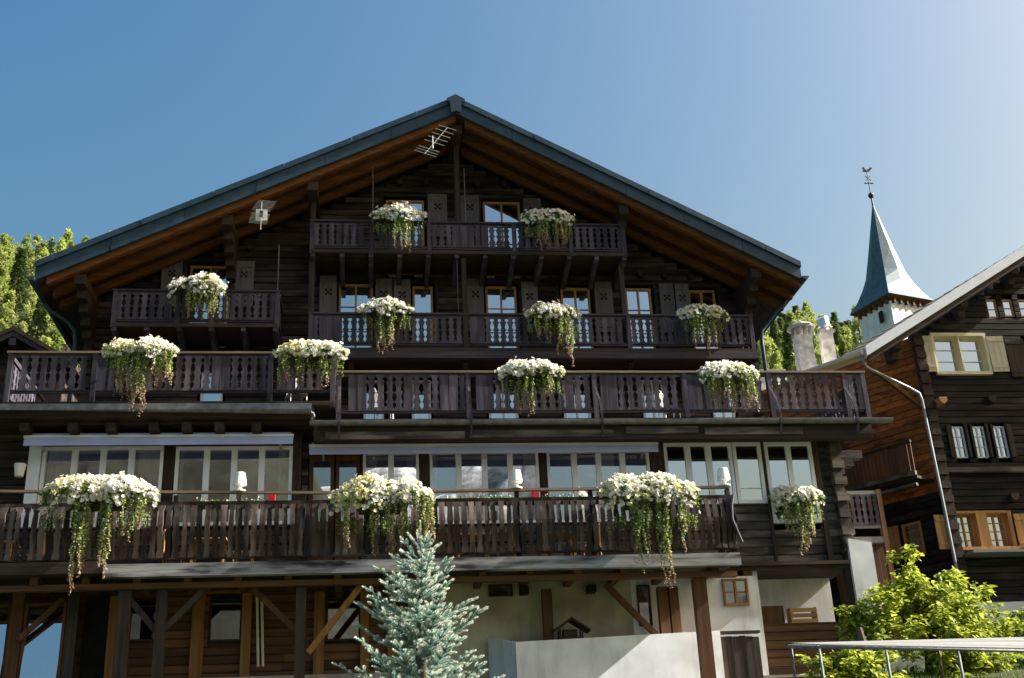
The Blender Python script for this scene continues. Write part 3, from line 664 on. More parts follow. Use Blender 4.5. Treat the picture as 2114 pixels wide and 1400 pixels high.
cr_ = thing('wooden_crate','small honey coloured wooden crate on the ledge in the white recess','crate',(9.95,26.5,5.6))
for k in range(3): MB().box(9.62,10.25,26.34,26.36,5.64+k*.12,5.73+k*.12).build('slat','honey_x',cr_,(9.9,26.35,5.6))
for a in (9.62,10.21): MB().box(a,a+.04,26.361,26.62,5.63,5.99).build('corner_post','honey_z',cr_,(a,26.4,5.6))
MB().box(8.74,10.9,26.2,26.7,5.585,5.62).build('ledge','brown_x',CH,(9.8,26.4,5.6))
fp = MB().box(7.66,8.55,25.62,25.66,4.0,4.1).build('plank_screen','timber_z',CH,(8.1,25.6,4.2))
for k in range(6): MB().box(7.66+k*.15,7.80+k*.15,25.58+.008*(k%2),25.615,3.95,5.28+random.uniform(-.03,.04)).build('plank','timber_z',fp,(7.7+k*.15,25.6,4.2))
MB().box(7.62,8.58,25.53,25.72,5.33,5.38).build('coping','timber_x',fp,(8.1,25.6,5.3))
# white parapet in front of the lower floor
pw = MB()
def wallseg(b, p, q, t, z0, zp, zq):
    p, q = Vector(p), Vector(q); d = (q-p).normalized(); n = Vector((-d.y,d.x))*t
    a = [p,q,q+n,p+n]; zt = [zp,zq,zq,zp]
    b.add([(v.x,v.y,z0) for v in a]+[(v.x,v.y,z) for v,z in zip(a,zt)],[(0,3,2,1),(4,5,6,7),(0,1,5,4),(1,2,6,5),(2,3,7,6),(3,0,4,7)])
wallseg(pw,(3.10,24.9),(7.62,25.35),.2,3.6,5.18,5.37)
wallseg(pw,(2.62,25.85),(3.09,25.0),.2,3.6,5.42,5.19)
tag(pw.build('parapet_wall','plaster_white',None,(5,25,4.3)),'low white rendered parapet wall behind the right terrace post','wall')
# white plaster pillar at the right corner
pl = MB(); pl.prism([(11.06,4.2),(11.62,4.2),(11.62,7.36),(11.06,7.46)],25.9,26.5)
tag(pl.build('plaster_pillar','plaster_white',None,(11.3,26.2,4.3)),'white square plaster pillar at the right corner of the chalet','pillar')

# ------------------------------------------------------------------ neighbouring log house on the right
LH = thing('log_house','dark log house with pale shutters and white verge board right of the chalet','house',(18,32,6.3))
C0 = Vector((16.78,32.0,0)); SD = Vector((-.566,.824,0)); SANG = math.atan2(-.824,.566)   # side wall runs back to the left
ew, es = Vector((14.80,31.2,14.30)), .592
def vz(x): return 14.30+(x-14.80)*es
# front wall
fwl = MB().prism([(16.8,6.6),(32,6.6),(32,13.5),(24.6,vz(24.6)-.12),(16.8,vz(16.8)-.12)],32.3,32.4).build('front_wall','log_dark',LH,(18,32,7))
fh = [(17.38,19.0,13.92,15.10),(19.42,19.78,15.78,16.42),(19.96,20.32,15.82,16.42),(20.5,20.9,15.82,16.42),(17.42,17.84,11.22,12.2),(18.08,18.5,11.22,12.2),(18.74,19.16,11.22,12.2),(17.0,18.65,8.5,9.5),(20.3,21.5,13.9,15.0)]
plank_wall(fwl,16.78,26,6.95,18.75,32.0,fh,.205,.16,'log_dark',lambda z:((z-14.30+.30)/es+14.80,26),maxlen=6)
for a,b,c,d in fh[:1]:
    window(LH,a,a+.78,c,d,32.12,1,[c+.4,c+.78],'cream_paint','glass',.06); window(LH,a+.82,b,c,d,32.12,1,[c+.4,c+.78],'cream_paint','glass',.06)
    k = MB(); k.box(a-.09,a-.001,31.9,32.14,c-.09,d+.1); k.box(b+.001,b+.09,31.9,32.14,c-.09,d+.1); k.box(a,b,31.9,32.14,d+.001,d+.1); k.box(a,b,31.88,32.14,c-.1,c-.001); k.box(a+.781,a+.819,31.9,32.14,c,d)
    k.build('window_surround','cream_paint',LH,(a,32,c))
for a,b in ((16.88,17.28),(19.1,19.62)): shutter(LH,a,b,13.9,15.08,31.87,'pale_shutter',False,tilt=-.05)
for i in (1,2,3): window(LH,*fh[i],32.06,1,[fh[i][2]+.3],'frame_wood','glass',.05)
for i in (4,5,6):
    a,b,c,d = fh[i]; window(LH,a,b,c,d,32.08,2,[c+.33,c+.66],'white_paint','glass',.035)
    MB().box(b+.005,b+.16,31.94,31.98,c-.02,d+.02).build('shutter','timber_z',LH,(b,32,c))
    MB().box(a-.16,a-.005,31.94,31.98,c-.02,d+.02).build('shutter','timber_z',LH,(a,32,c))
a,b,c,d = fh[7]
window(LH,17.0,17.62,c,d,32.16,2,[c+.25,c+.5,c+.75],'honey_z','glass',.05); window(LH,17.95,18.6,c,d,32.16,2,[c+.25,c+.5,c+.75],'honey_z','glass',.05)
k = MB(); k.box(17.62,17.95,31.92,32.2,c,d); k.box(16.94,17.0,31.92,32.2,c-.05,d+.06); k.box(18.6,18.72,31.92,32.2,c-.05,d+.06); k.box(17.0,18.6,31.92,32.2,d+.001,d+.07); k.box(17.0,18.75,31.85,32.2,c-.08,c-.001)
k.build('window_surround','honey_z',LH,(17,32,c))
for a,b in ((16.30,16.92),(18.75,19.4)): shutter(LH,a,b,8.45,9.45,31.86,'honey_z',False)
shutter(LH,19.7,20.3,13.75,15.0,31.9,'timber_z',False)
for x,z,l in ((17.1,12.85,.5),(18.85,13.0,.18),(18.9,9.95,.2),(18.45,15.95,.25),(17.9,15.25,.0)):
    if l: MB().prism([(x-.12,z-.02),(x,z-.12),(x+.12,z-.02),(x+.12,z+.1),(x-.12,z+.1)],32-l,32.05).build('beam_end','honey_x' if l > .3 else 'timber_y',LH,(x,32,z))
MB().box(16.9,24,31.82,31.97,10.72,10.86).build('ledge_beam','log_low',LH,(18,32,10.8))
MB().box(17.0,24,31.3,31.99,8.22,8.30).build('door_canopy','grey_x',LH,(20,31.5,8.2))
# plaster base
MB().box(16.9,28,31.95,32.3,5.6,6.93).build('base_wall','plaster_white',LH,(18,32,6))
# side wall (turned): local x runs from the far end to the corner
sw = MB(); p, q = C0+SD*9, C0; wallseg(sw,(p.x,p.y),(q.x,q.y),.1,5.6,14.9,14.9)
sw.v = [(v[0]+.26,v[1]+.18,v[2]) for v in sw.v]
SW = sw.build('side_wall','log',LH,C0)
sorg = (C0.x,C0.y,0)
plank_wall(SW,-9,0,10.2,15.2,0,[],.205,.16,'orange_x',None,sorg,SANG,5)
plank_wall(SW,-9,0,6.95,10.2,0,[(-1.55,-.85,8.5,9.5)],.205,.16,'log_dark',None,sorg,SANG,5)
window(LH,-1.52,-.88,8.52,9.5,.02,1,[8.77,9.0,9.25],'honey_z','glass_room',.07,ang=SANG,org=sorg,curtain=[1])
shutter(LH,-2.2,-1.6,8.5,9.5,-.06,'honey_z',False,SANG,sorg)
# crossed log ends at the corner
for k in range(40):
    z = 6.95+k*.205
    MB().box(16.68,16.98,31.78+.05*(k%2),32.02,z,z+.19).build('log_end','timber_y',LH,(16.8,32,z))
# roof: front verge, left eave, right slope
RD = .95; E1 = ew+SD*2.3; TOP = Vector((24.6,31.2,vz(24.6))); T1 = TOP+Vector((0,.02,0))
rb = MB(); up_ = Vector((0,0,.07))
FR2 = Vector((33,31.2,13.6)); FR3 = FR2+Vector((0,2.2,0))
ER = ew+SD*RD
rb.add([ew,TOP,T1,ER,ew+up_,TOP+up_,T1+up_,ER+up_],[(0,3,2,1),(4,5,6,7),(0,1,5,4),(1,2,6,5),(2,3,7,6),(3,0,4,7)])
rb.add([TOP,FR2,FR3,T1,TOP+up_,FR2+up_,FR3+up_,T1+up_],[(0,3,2,1),(4,5,6,7),(0,1,5,4),(1,2,6,5),(2,3,7,6),(3,0,4,7)])
LR = rb.build('roof','old_tile',LH,ew)
vb = MB(); 
vb.slab(ew.x-.05,ew.z-.03,TOP.x,TOP.z,.15,-.17,31.08,31.19); vb.build('verge_board','white_paint',LR,ew)
vb = MB(); vb.slab(ew.x,ew.z,TOP.x,TOP.z,-.175,-.36,31.14,31.24); vb.build('barge_rafter','timber_x',LR,ew)
sf = MB(); sf.add([ew+Vector((.05,.06,-.01)),TOP+Vector((0,.06,-.01)),TOP+Vector((-.5,.85,-.01)),ew+Vector((-.5,.85,-.01))],[(0,1,2,3)]); sf.build('soffit','brown_x',LR,ew)
rq = [C0+Vector((.1,.2,14.15)),Vector((31.5,32.4,14.15)),Vector((31.5,40,14.15)),C0+SD*9+Vector((0,0,14.15))]
MB().add(rq+[v+Vector((0,0,.12)) for v in rq],[(3,2,1,0),(4,5,6,7),(0,1,5,4),(1,2,6,5),(2,3,7,6),(3,0,4,7)]).build('rear_roof','old_tile',LR,C0+Vector((0,0,14.2)))
# rows of old tiles / slates on the left slope
for i in range(28):      # each course a pair of sheets following the slope
    smax = RD+(.02-RD)*(.2+i*.34)/(TOP.x-ew.x); ntile = 2 if smax > .6 else 1
    for j in range(ntile):
        P = ew+SD*(smax*j/ntile)+Vector((1,0,es))*(.02+i*.34)+Vector((0,0,.073+random.uniform(0,.004))); A = SD*(smax/ntile*.98); Bv = Vector((1,0,es))*.335
        lo, hi = Vector((0,0,.022)), Vector((0,0,.006))
        v = [P,P+A,P+A+Bv,P+Bv]; v += [P+lo,P+A+lo,P+A+Bv+hi,P+Bv+hi]
        MB().add(v,[(0,1,2,3),(7,6,5,4),(0,4,5,1),(1,5,6,2),(2,6,7,3),(3,7,4,0)]).build('roof_tile','old_tile',LR,P)
# gutter along the left eave and downpipe
gp0, gp1 = ew+Vector((-.12,-.02,-.05)), E1+Vector((-.12,-.02,-.05))
gm = MB(); gm.tube([gp0,gp1],.09,8); gm.beam(ew+Vector((.02,.02,-.12)),E1+Vector((.02,.02,-.12)),.05,.2); gm.build('gutter','cream_paint',LR,gp0)
MB().tube([gp0+Vector((.0,.1,-.05)),(14.72,31.35,14.0),(14.85,31.45,13.86),(16.2,31.7,13.3),(16.5,31.76,13.15),(16.56,31.78,12.95),(16.62,31.8,10.5),(16.66,31.8,7.9),(16.68,31.8,6.6)],.047,8).build('downpipe','zinc',LH,gp0,smooth=True)
for x in (15.9,18.3,20.2,22.0):
    zt = vz(x)-.24; b = MB().box(x-.12,x+.12,31.35,32.1,zt-.26,zt)
    b.box(x-.11,x+.11,31.62,32.1,zt-.5,zt-.262); b.build('purlin','timber_y',LH,(x,32,zt))
MB().beam((15.1,31.75,14.0),(16.75,32.0,12.7),.12,.12).build('brace','brown_z',LH,(16,32,13))
# side gallery
NV = Vector((-SD.y,SD.x,0)); NV = Vector((-.824,-.566,0))
gal = MB(); p0, p1 = C0+NV*.95+SD*.2, C0+NV*.95+SD*5
gal.beam(p0+Vector((0,0,10.66)),p1+Vector((0,0,10.66)),.10,.12); GAL = gal.build('gallery','log_low',LH,C0+Vector((0,0,10.6)))
MB().beam(p0+Vector((0,0,11.62)),p1+Vector((0,0,11.62)),.09,.07).build('handrail','timber_x',GAL,p0+Vector((0,0,11.6)))
MB().beam(C0+NV*.45+SD*.2+Vector((0,0,10.55)),C0+NV*.45+SD*5+Vector((0,0,10.55)),.95,.08).build('deck','timber_x',GAL,p0+Vector((0,0,10.5)))
MB().beam(p0+NV*.05+Vector((0,0,10.3)),p1+NV*.05+Vector((0,0,10.3)),.12,.09).build('lower_beam','log_low',GAL,p0+Vector((0,0,10.3)))
gm_ = baluster_mesh_plain(.12,.86,'brown_z')
for k in range(36): link('baluster',gm_,GAL,p0+SD*(.08+k*.135)+Vector((0,0,10.74)),(0,0,SANG))
# rear block
RBK = thing('rear_building','low pale building with grey roof edge and two rendered chimneys, behind the terrace end','building',(15,40,14))
bb = MB().box(13.2,15.9,42,46,10,17.35).box(15.905,19.5,38.8,46,10,16.0); bb.build('wall','plaster_white',RBK,(15,42,10))
MB().box(13.0,16.3,41.6,46.3,17.36,17.75).build('roof_edge','concrete',RBK,(15,42,17.4))
MB().box(13.4,14.3,40.4,41.4,10,17.0).build('dormer','concrete',RBK,(14,41,16)); MB().box(13.3,14.45,40.3,41.5,17.01,17.2).build('dormer_roof','gutter_grey',RBK,(14,41,17))
# small chimneys
for cx,cy,z0,z1,w,kind in ((16.5,40,15.8,18.45,.33,0),(17.62,40.4,15.8,18.75,.25,1)):
    b = MB(); t = .84
    b.add([(cx+a*w*s,cy+c*w*s,z) for s,z in ((1.12,z0),(1.0,z0+.9),(1.0,z1)) for a,c in ((-1,-.7),(.8,-1),(1,.7),(-.8,1))],
          [(0,1,5,4),(1,2,6,5),(2,3,7,6),(3,0,4,7),(4,5,9,8),(5,6,10,9),(6,7,11,10),(7,4,8,11),(8,9,10,11)])
    c = b.build('chimney','chimney_render',RBK,(cx,cy,z0))
    if kind == 0:
        k = MB()
        for a in range(8): k.box(cx+.36*math.cos(a*.785)-.05,cx+.36*math.cos(a*.785)+.05,cy+.36*math.sin(a*.785)-.05,cy+.36*math.sin(a*.785)+.05,z1,z1+.3)
        k.lathe([(.52,.3),(.55,.36),(.40,.5),(.2,.58),(.02,.6)],(cx,cy,z1),10); k.build('chimney_cap','stone',RBK,(cx,cy,z1))
    else:
        k = MB().box(cx-w*1.2,cx+w*1.2,cy-w*1.2,cy+w*1.2,z1,z1+.08); k.build('chimney_slab','stone',RBK,(cx,cy,z1))
        MB().lathe([(.2,.08),(.17,.2),(.25,.26),(.19,.62),(.21,.64),(.19,.7),(.05,.72)],(cx,cy,z1),12).build('chimney_pot','aluminium',RBK,(cx,cy,z1),smooth=False)
# small grey gallery between the houses
SB = thing('side_gallery','small grey wooden balcony panel between the chalet and the log house','balcony',(12.4,27.6,4.6))
MB().box(11.9,12.85,27.7,28.9,7.75,7.9).build('deck','grey_x',SB,(12.4,28,7.8)); MB().box(11.95,12.85,27.7,27.78,8.98,9.07).build('handrail','grey_x',SB,(12.4,28,9)); MB().box(12.0,12.8,27.72,27.76,8.12,8.22).build('lower_rail','grey_x',SB,(12.4,28,8.2))
for x in (11.93,12.82): MB().box(x-.06,x+.06,27.68,27.80,4.6,9.1).build('post','brown_z',SB,(x,27.7,4.6))
sbm = baluster_mesh(.15,.78,'baluster','board',0)
for k in range(5): link('baluster',sbm,SB,(12.08+k*.155,27.70,8.2))
MB().box(11.9,12.85,27.9,28.9,4.6,7.74).build('lower_wall','brown_z',SB,(12.4,28,5))

# ------------------------------------------------------------------ church tower
CT = thing('church_tower','white church tower with flared pointed metal spire behind the log house','church tower',(36.8,72.5,14))
def rot(x, y, a): return x*math.cos(a)-y*math.sin(a), x*math.sin(a)+y*math.cos(a)
TA = R(18)
def sq(h, z): return [(36.8+rot(a*h,b*h,TA)[0],72.5+rot(a*h,b*h,TA)[1],z) for a,b in ((-1,-1),(1,-1),(1,1),(-1,1))]
tb = MB(); tb.add(sq(1.62,14)+sq(1.62,34.05),[(0,1,5,4),(1,2,6,5),(2,3,7,6),(3,0,4,7),(4,5,6,7)]); tb.build('tower_wall','plaster_white',CT,(36.8,72.5,14))
eb_ = MB(); eb_.add(sq(2.05,34.36)+sq(1.63,34.12),[(0,4,5,1),(1,5,6,2),(2,6,7,3),(3,7,4,0)]); eb_.build('eaves_soffit','brown_x',CT,(36.8,72.5,34))
for s in range(4):
    for k in range(6):
        a = -1.4+k*.56; dx, dy = [(a,-1.72),(1.72,a),(a,1.72),(-1.72,a)][s]
        X, Y = rot(dx,dy,TA); b = MB().box(-.07,.07,-.16,.16,-.16,.16).mesh('eaves_bracket',['brown_x'])
        link('eaves_bracket',b,CT,(36.8+X,72.5+Y,34.02),(0,0,TA+(R(90) if s%2 else 0)))
def ring(h, z, oct_):
    o = []
    for k in range(8):
        ang = R(-135)+k*R(45)
        if k%2 == 0: r = h*math.sqrt(2)*(1-oct_)+h*1.0824*oct_*1.0
        else: r = h*(1-oct_)+h*1.0824*oct_
        x, y = rot(r*math.cos(ang),r*math.sin(ang),TA); o.append((36.8+x,72.5+y,z))
    return o
rings = [ring(2.06,34.38,0),ring(1.84,34.72,.02),ring(1.60,35.25,.12),ring(1.36,36.1,.45),ring(1.20,36.9,.8),ring(.80,38.9,.9),ring(.05,42.6,1)]
sp = MB(); 
for r_ in rings: sp.v += r_
for i in range(len(rings)-1):
    for k in range(8): sp.f.append((i*8+k,i*8+(k+1)%8,(i+1)*8+(k+1)%8,(i+1)*8+k)); sp.m.append(0)
sp.f.append(tuple(6*8+k for k in range(8))); sp.m.append(0)
SPR = sp.build('spire','spire_metal',CT,(36.8,72.5,34.4))
fn = MB(); fn.lathe([(.07,42.4),(.06,43.2),(.17,43.3),(.22,43.45),(.17,43.6),(.04,43.7),(.03,45.6)],(36.8,72.5,0),10)
fn.box(36.45,37.15,72.47,72.53,44.45,44.52); fn.build('finial','iron',SPR,(36.8,72.5,43))
wc = MB().prism([(36.45,45.5),(36.6,45.45),(36.9,45.42),(37.05,45.55),(37.3,45.8),(37.1,45.85),(36.95,45.68),(36.75,45.62),(36.62,45.85),(36.48,45.82),(36.55,45.65)],72.48,72.52); wc.build('weathercock','iron',SPR,(36.8,72.5,45.5))
fn2 = MB()
for k in range(4):
    a = R(45+90*k); fn2.beam((36.8,72.5,44.9),(36.8+.28*math.cos(a),72.5,44.9+.28*math.sin(a)),.04,.04)
fn2.build('cross','iron',SPR,(36.8,72.5,44.9))
MB().prism([(35.2,32.7),(35.35,32.7),(35.35,33.5),(35.2,33.5)],71.0,71.4).build('louvre','dark',CT,(35.2,71,33))

# ------------------------------------------------------------------ hut at the left edge
HT = thing('timber_hut','small dark timber hut gable peeping over the balcony at the left edge','hut',(-11.1,36,7))
b = MB().prism([(-13.2,6.5),(-9.6,6.5),(-9.6,15.95),(-11.1,16.75),(-13.2,15.65)],36.6,40).build('wall','log',HT,(-11.1,36.6,7))
r2 = MB().slab(-13.8,15.5,-11.1,16.99,0,-.14,35.9,41); r2.slab(-11.1,16.99,-9.2,15.86,0,-.14,35.9,41); HR = r2.build('roof','timber_x',HT,(-11.1,36,17))
for xa,za,xb,zb in ((-13.8,15.5,-11.1,16.99),(-11.1,16.99,-9.2,15.86)): MB().slab(xa,za,xb,zb,-.145,-.32,35.95,36.1).build('barge_rafter','rail',HR,(xa,36,za))
MB().box(-11.2,-11.0,35.95,36.7,16.35,16.6).build('ridge_purlin','rail',HT,(-11.1,36,16.4))

# ------------------------------------------------------------------ flower boxes
def rdir():
    z = random.uniform(-1,1); a = random.uniform(0,6.283); r = math.sqrt(1-z*z); return Vector((r*math.cos(a),r*math.sin(a),z))
def leaf(b, p, d, n, l, w, m):
    d = d.normalized(); s = d.cross(n)
    if s.length < 1e-3: s = d.cross(Vector((1,0,0)))
    s.normalize(); n2 = s.cross(d)
    b.add([p,p+d*l*.45+s*w*.5+n2*l*.06,p+d*l,p+d*l*.45-s*w*.5+n2*l*.06],[(0,1,2,3)],m)
def blossom(b, p, n, r, m):
    n = n.normalized(); s = n.orthogonal().normalized(); t = n.cross(s); a0 = random.uniform(0,6.28)
    vs = [p-n*r*.35]
    for k in range(10):
        a = a0+k*.6283; q = r*(1.0 if k%2 == 0 else .72); vs.append(p+(s*math.cos(a)+t*math.sin(a))*q+n*r*(.05 if k%2 else -.05))
    b.add(vs,[(0,1+k,1+(k+1)%10) for k in range(10)],m)
def flower_box(x0, x1, Y, zt, zb, trails, label, dens=1.0, yellow=.12, style=0):
    cx = (x0+x1)/2; hw = (x1-x0)/2; H = zt-zb; cz = zb+H*.55; dep = min(.36,.20+hw*.15)
    T = thing('flower_box',label,'flower box',(cx,Y,zb),'white flower boxes hung on the balconies')
    pw_ = hw*.5; k = MB(); k.add([(cx+a*pw_*s,Y+.05+c*.08*s,z) for s,z in ((.92,cz-.32),(1,cz-.08)) for a,c in ((-1,-1),(1,-1),(1,1),(-1,1))],[(3,2,1,0),(0,1,5,4),(1,2,6,5),(2,3,7,6),(3,0,4,7),(4,5,6,7)])
    P = k.build('planter','terracotta',T,(cx,Y,cz-.3))
    ph = [(random.uniform(1.5,7)*hw+1,random.uniform(0,6.28),random.uniform(.06,.17)) for _ in range(4)]; pe = random.uniform(1.8,3.4)
    def mound(u, v):   # u along, v 0 top-back .. 1 low-front
        a = u; bump_ = sum(m_*math.sin(k_*u+q_) for k_,q_,m_ in ph); prof = max(.05,1-abs(a)**pe)*(1+bump_)
        top = cz+(zt-cz)*(.35+.65*prof)*random.uniform(.86,1.04)
        th = v*math.pi*.78-.35
        rr_ = 1-.14*random.random()
        sag = H*.22*max(0,abs(a)-.55)
        x = cx+a*hw*(1+.02*math.sin(9*u)); y = Y-math.sin(th)*dep*rr_*(.55+.45*prof); z = cz-.02+math.cos(th)*(top-cz)*rr_ if th < 1.57 else cz+math.cos(th)*(cz-zb)*(1.0+1.6*bump_)*rr_
        nn = Vector((a*.5,-math.sin(th)-.1,math.cos(th)+.15))
        return Vector((x,y,z-sag)), nn
    fo = MB(); n = int(1700*hw*dens)
    for i in range(n):
        p, nn = mound(random.uniform(-1,1),random.random()); p = Vector((p.x,Y+(p.y-Y)*random.uniform(.45,1),cz+(p.z-cz)*random.uniform(.3,.97)))
        leaf(fo,p,rdir()+nn*.4,rdir(),random.uniform(.05,.10),random.uniform(.025,.05),0 if random.random() > .3 else 1)
    f_ = fo.build('foliage',['leaf_green','leaf_yellow'],T,(cx,Y,cz)); f_['kind'] = 'stuff'
    bl = MB(); n = int(820*hw*dens); holes = [(random.uniform(-1,1),random.uniform(.3,1.0),random.uniform(.06,.14)) for _ in range(int(5*hw)+2)]
    for i in range(n):
        u = random.uniform(-1,1); v = random.random()
        if v > .8 and random.random() < .4: continue
        if any(abs(u-a) < r_/hw*.7 and abs(v-c) < r_*1.6 for a,c,r_ in holes) and random.random() < .85: continue
        p, nn = mound(u,v); p += nn.normalized()*random.uniform(-.02,.05)
        if random.random() < .06: p += Vector((random.uniform(-.08,.08),-.02,random.uniform(.0,.07)))
        y_ = random.random() < yellow*(.5+1.8*max(0,math.sin(u*2.3+ph[0][1])))
        blossom(bl,p,nn+rdir()*.7,random.choice((.030,.040,.048,.055,.062))*random.uniform(.85,1.12),1 if y_ else 0)
    o = bl.build('blossoms',['petal','petal_yellow'],T,(cx,Y,cz)); o['kind'] = 'stuff'
    vi = MB()
    for xa,xb,ze in trails:
        L_ = cz-ze; ns = max(2,int((xb-xa)/.05))
        sp = [xa+(xb-xa)*(j+.5)/ns for j in range(ns)]
        for j,xs_ in enumerate(sp):
            for rep in range(2):
                ln = L_*(random.uniform(.62,1.02) if (j+rep)%2 else random.uniform(.4,.9)); x = xs_+random.uniform(-.05,.05); y = Y-dep*random.uniform(.45,.85); z = cz-random.uniform(0,.1)
                ph = random.uniform(0,6); steps = int(ln/.016); pts = []
                for s_ in range(steps):
                    t = s_/max(1,steps-1)
                    px = x+.025*math.sin(ph+s_*.09)+.02*math.sin(ph*2+s_*.23)*t; py = y-.03*math.sin(t*3)+.015*math.sin(s_*.13+ph); pz = z-s_*.016
                    c = t+random.uniform(-.14,.14)+(.12 if style else 0)
                    mt = (0 if random.random() < .45 else 1) if c < .5 else ((1 if random.random() < .8 else 0) if c < .84 else 2)
                    if random.random() < .10 and t < .8: blossom(vi,Vector((px,py-.02,pz))+rdir()*.02,rdir()+Vector((0,-1,.2)),random.uniform(.012,.022),3)
                    for q in range(2 if t < .85 else 1):
                        d = rdir(); d.z = -abs(d.z)*.8; leaf(vi,Vector((px,py,pz))+rdir()*.018,d,rdir(),random.uniform(.035,.065)*(1.1-.35*t),random.uniform(.024,.042),mt)
                    if s_%12 == 0: pts.append((px,py,pz))
                if len(pts) > 1: vi.tube(pts,.0035,3,2)
    # short fringe
    for j in range(int(34*hw*2)):
        x = random.uniform(x0+.08,x1-.08); ln = random.uniform(.12,.36); y = Y-dep*random.uniform(.3,.9); z = zb+random.uniform(.0,.14)
        for s_ in range(int(ln/.018)):
            leaf(vi,Vector((x+.02*math.sin(s_*.2+j),y,z-s_*.018)),rdir()+Vector((0,0,-.5)),rdir(),random.uniform(.03,.05),.028,0 if random.random() > .35 else 1)
    v_ = vi.build('trailing_vines',['leaf_green','leaf_yellow','leaf_pink','petal'],T,(cx,Y,zb)); v_['kind'] = 'stuff'
    if abs(Y-26.0) < .01: MB().box(cx-.5,cx+.5,Y+.10,Y+.2,cz-.35,cz-.3).build('wall_bracket','iron',T,(cx,Y+.1,cz-.3))
    return T
FB = [
(0.09,1.51,27.55,16.88,16.19,[(0.72,1.16,15.51)],'white flower box on the top balcony left of its centre post'),
(4.06,5.47,27.55,16.87,16.19,[(4.47,4.75,15.58),(4.95,5.25,15.6)],'white flower box on the top balcony right of its centre post'),
(-4.90,-3.53,27.55,14.83,14.00,[(-4.43,-3.7,13.58)],'white flower box on the short balcony at the upper left'),
(-0.21,1.17,27.55,14.17,13.56,[(0.28,0.64,12.58)],'leftmost white flower box on the long middle balcony, one green trail below it'),
(4.03,5.45,27.55,14.11,13.39,[(4.27,4.40,13.0),(4.5,4.62,13.0),(4.85,5.16,12.32)],'middle white flower box on the long middle balcony with a long right-hand trail'),
(8.04,9.35,27.55,14.10,13.48,[(8.35,8.55,12.8),(8.62,8.8,12.66),(8.9,9.0,12.8)],'rightmost white flower box on the long middle balcony'),
(-5.69,-4.13,24.85,11.93,11.32,[(-5.40,-5.15,10.5),(-5.07,-4.70,9.98),(-4.62,-4.25,10.75)],'white flower box at the left of the left terrace balcony with a thick centre trail'),
(-2.03,-0.43,24.85,11.91,11.26,[(-1.90,-1.72,10.7),(-1.52,-1.40,10.6),(-1.0,-.85,10.58)],'white flower box at the right end of the left terrace balcony'),
(2.98,4.46,25.05,11.55,10.87,[(3.45,3.72,10.12),(3.95,4.2,10.6)],'white flower box in the middle of the right terrace balcony'),
(7.66,9.06,25.05,11.50,10.81,[(7.85,8.05,10.4),(8.2,8.45,10.2),(8.6,8.9,10.15)],'white flower box towards the right end of the right terrace balcony'),
(-6.48,-4.22,24.10,8.64,7.70,[(-5.78,-5.46,6.14),(-5.28,-5.05,6.17),(-4.81,-4.65,7.2),(-4.5,-4.4,7.3)],'huge white flower box with two long trails at the left of the lowest gallery'),
(-0.72,1.38,24.10,8.52,7.52,[(-.48,-.34,6.95),(0.08,0.20,6.83),(.40,.58,6.75),(.72,.84,6.9),(1.05,1.35,6.8)],'huge white flower box above the blue spruce on the lowest gallery'),
(4.91,7.04,24.10,8.56,7.50,[(5.55,5.90,6.25),(6.08,6.30,5.62),(6.58,6.70,6.75)],'huge white flower box at the right of the lowest gallery trailing past the beam'),
(9.34,10.62,26.00,8.75,8.09,[(9.60,9.72,7.5),(9.85,10.05,7.12),(10.12,10.28,7.3)],'white flower box fixed to the log wall under the rightmost window'),
]
DN = [1.1,.8,1.15,.85,1.0,.75,1.15,1.0,1.25,.95,1.35,1.25,1.3,.8]
for i,f in enumerate(FB): flower_box(*f, dens=DN[i], yellow=.32 if i in (6,7,10,11,12) else .08, style=1 if i in (1,6,7,9,11) else 0)

# ------------------------------------------------------------------ small things on the gallery
def table_lamp(x, z, label):
    t = thing('table_lamp',label,'lamp',(x,24.42,z),'white lamps on the gallery posts')
    MB().lathe([(.13,0),(.13,.03),(.05,.05),(.045,.13),(.05,.14)],(x,24.42,z),14).build('lamp_base','lamp_white',t,(x,24.42,z),smooth=False)
    MB().lathe([(.14,.14),(.145,.145),(.105,.40),(.10,.405)],(x,24.42,z),18).build('lamp_shade','lamp_white',t,(x,24.42,z),smooth=False)
for x,z,l in ((-2.62,8.330,'white lamp on the gallery between the left and middle flower boxes'),(3.2,8.320,'white lamp on the gallery between the middle and right flower boxes'),(7.80,8.324,'white lamp on the right end post of the gallery')): table_lamp(x,z,l)
for x,l in ((-1.97,'small red lantern box on the gallery right of the left white lamp'),(3.64,'small red lantern box on the gallery right of the middle white lamp')):
    r_ = MB().box(x-.07,x+.07,24.6,24.74,8.12,8.33); r_.box(x-.05,x+.05,24.62,24.72,8.33,8.345); r_.box(x-.075,x+.075,24.595,24.745,8.118,8.14)
    tag(r_.build('red_lantern','red_plastic',None,(x,24.67,8.12)),l,'lantern','red lanterns on the gallery')
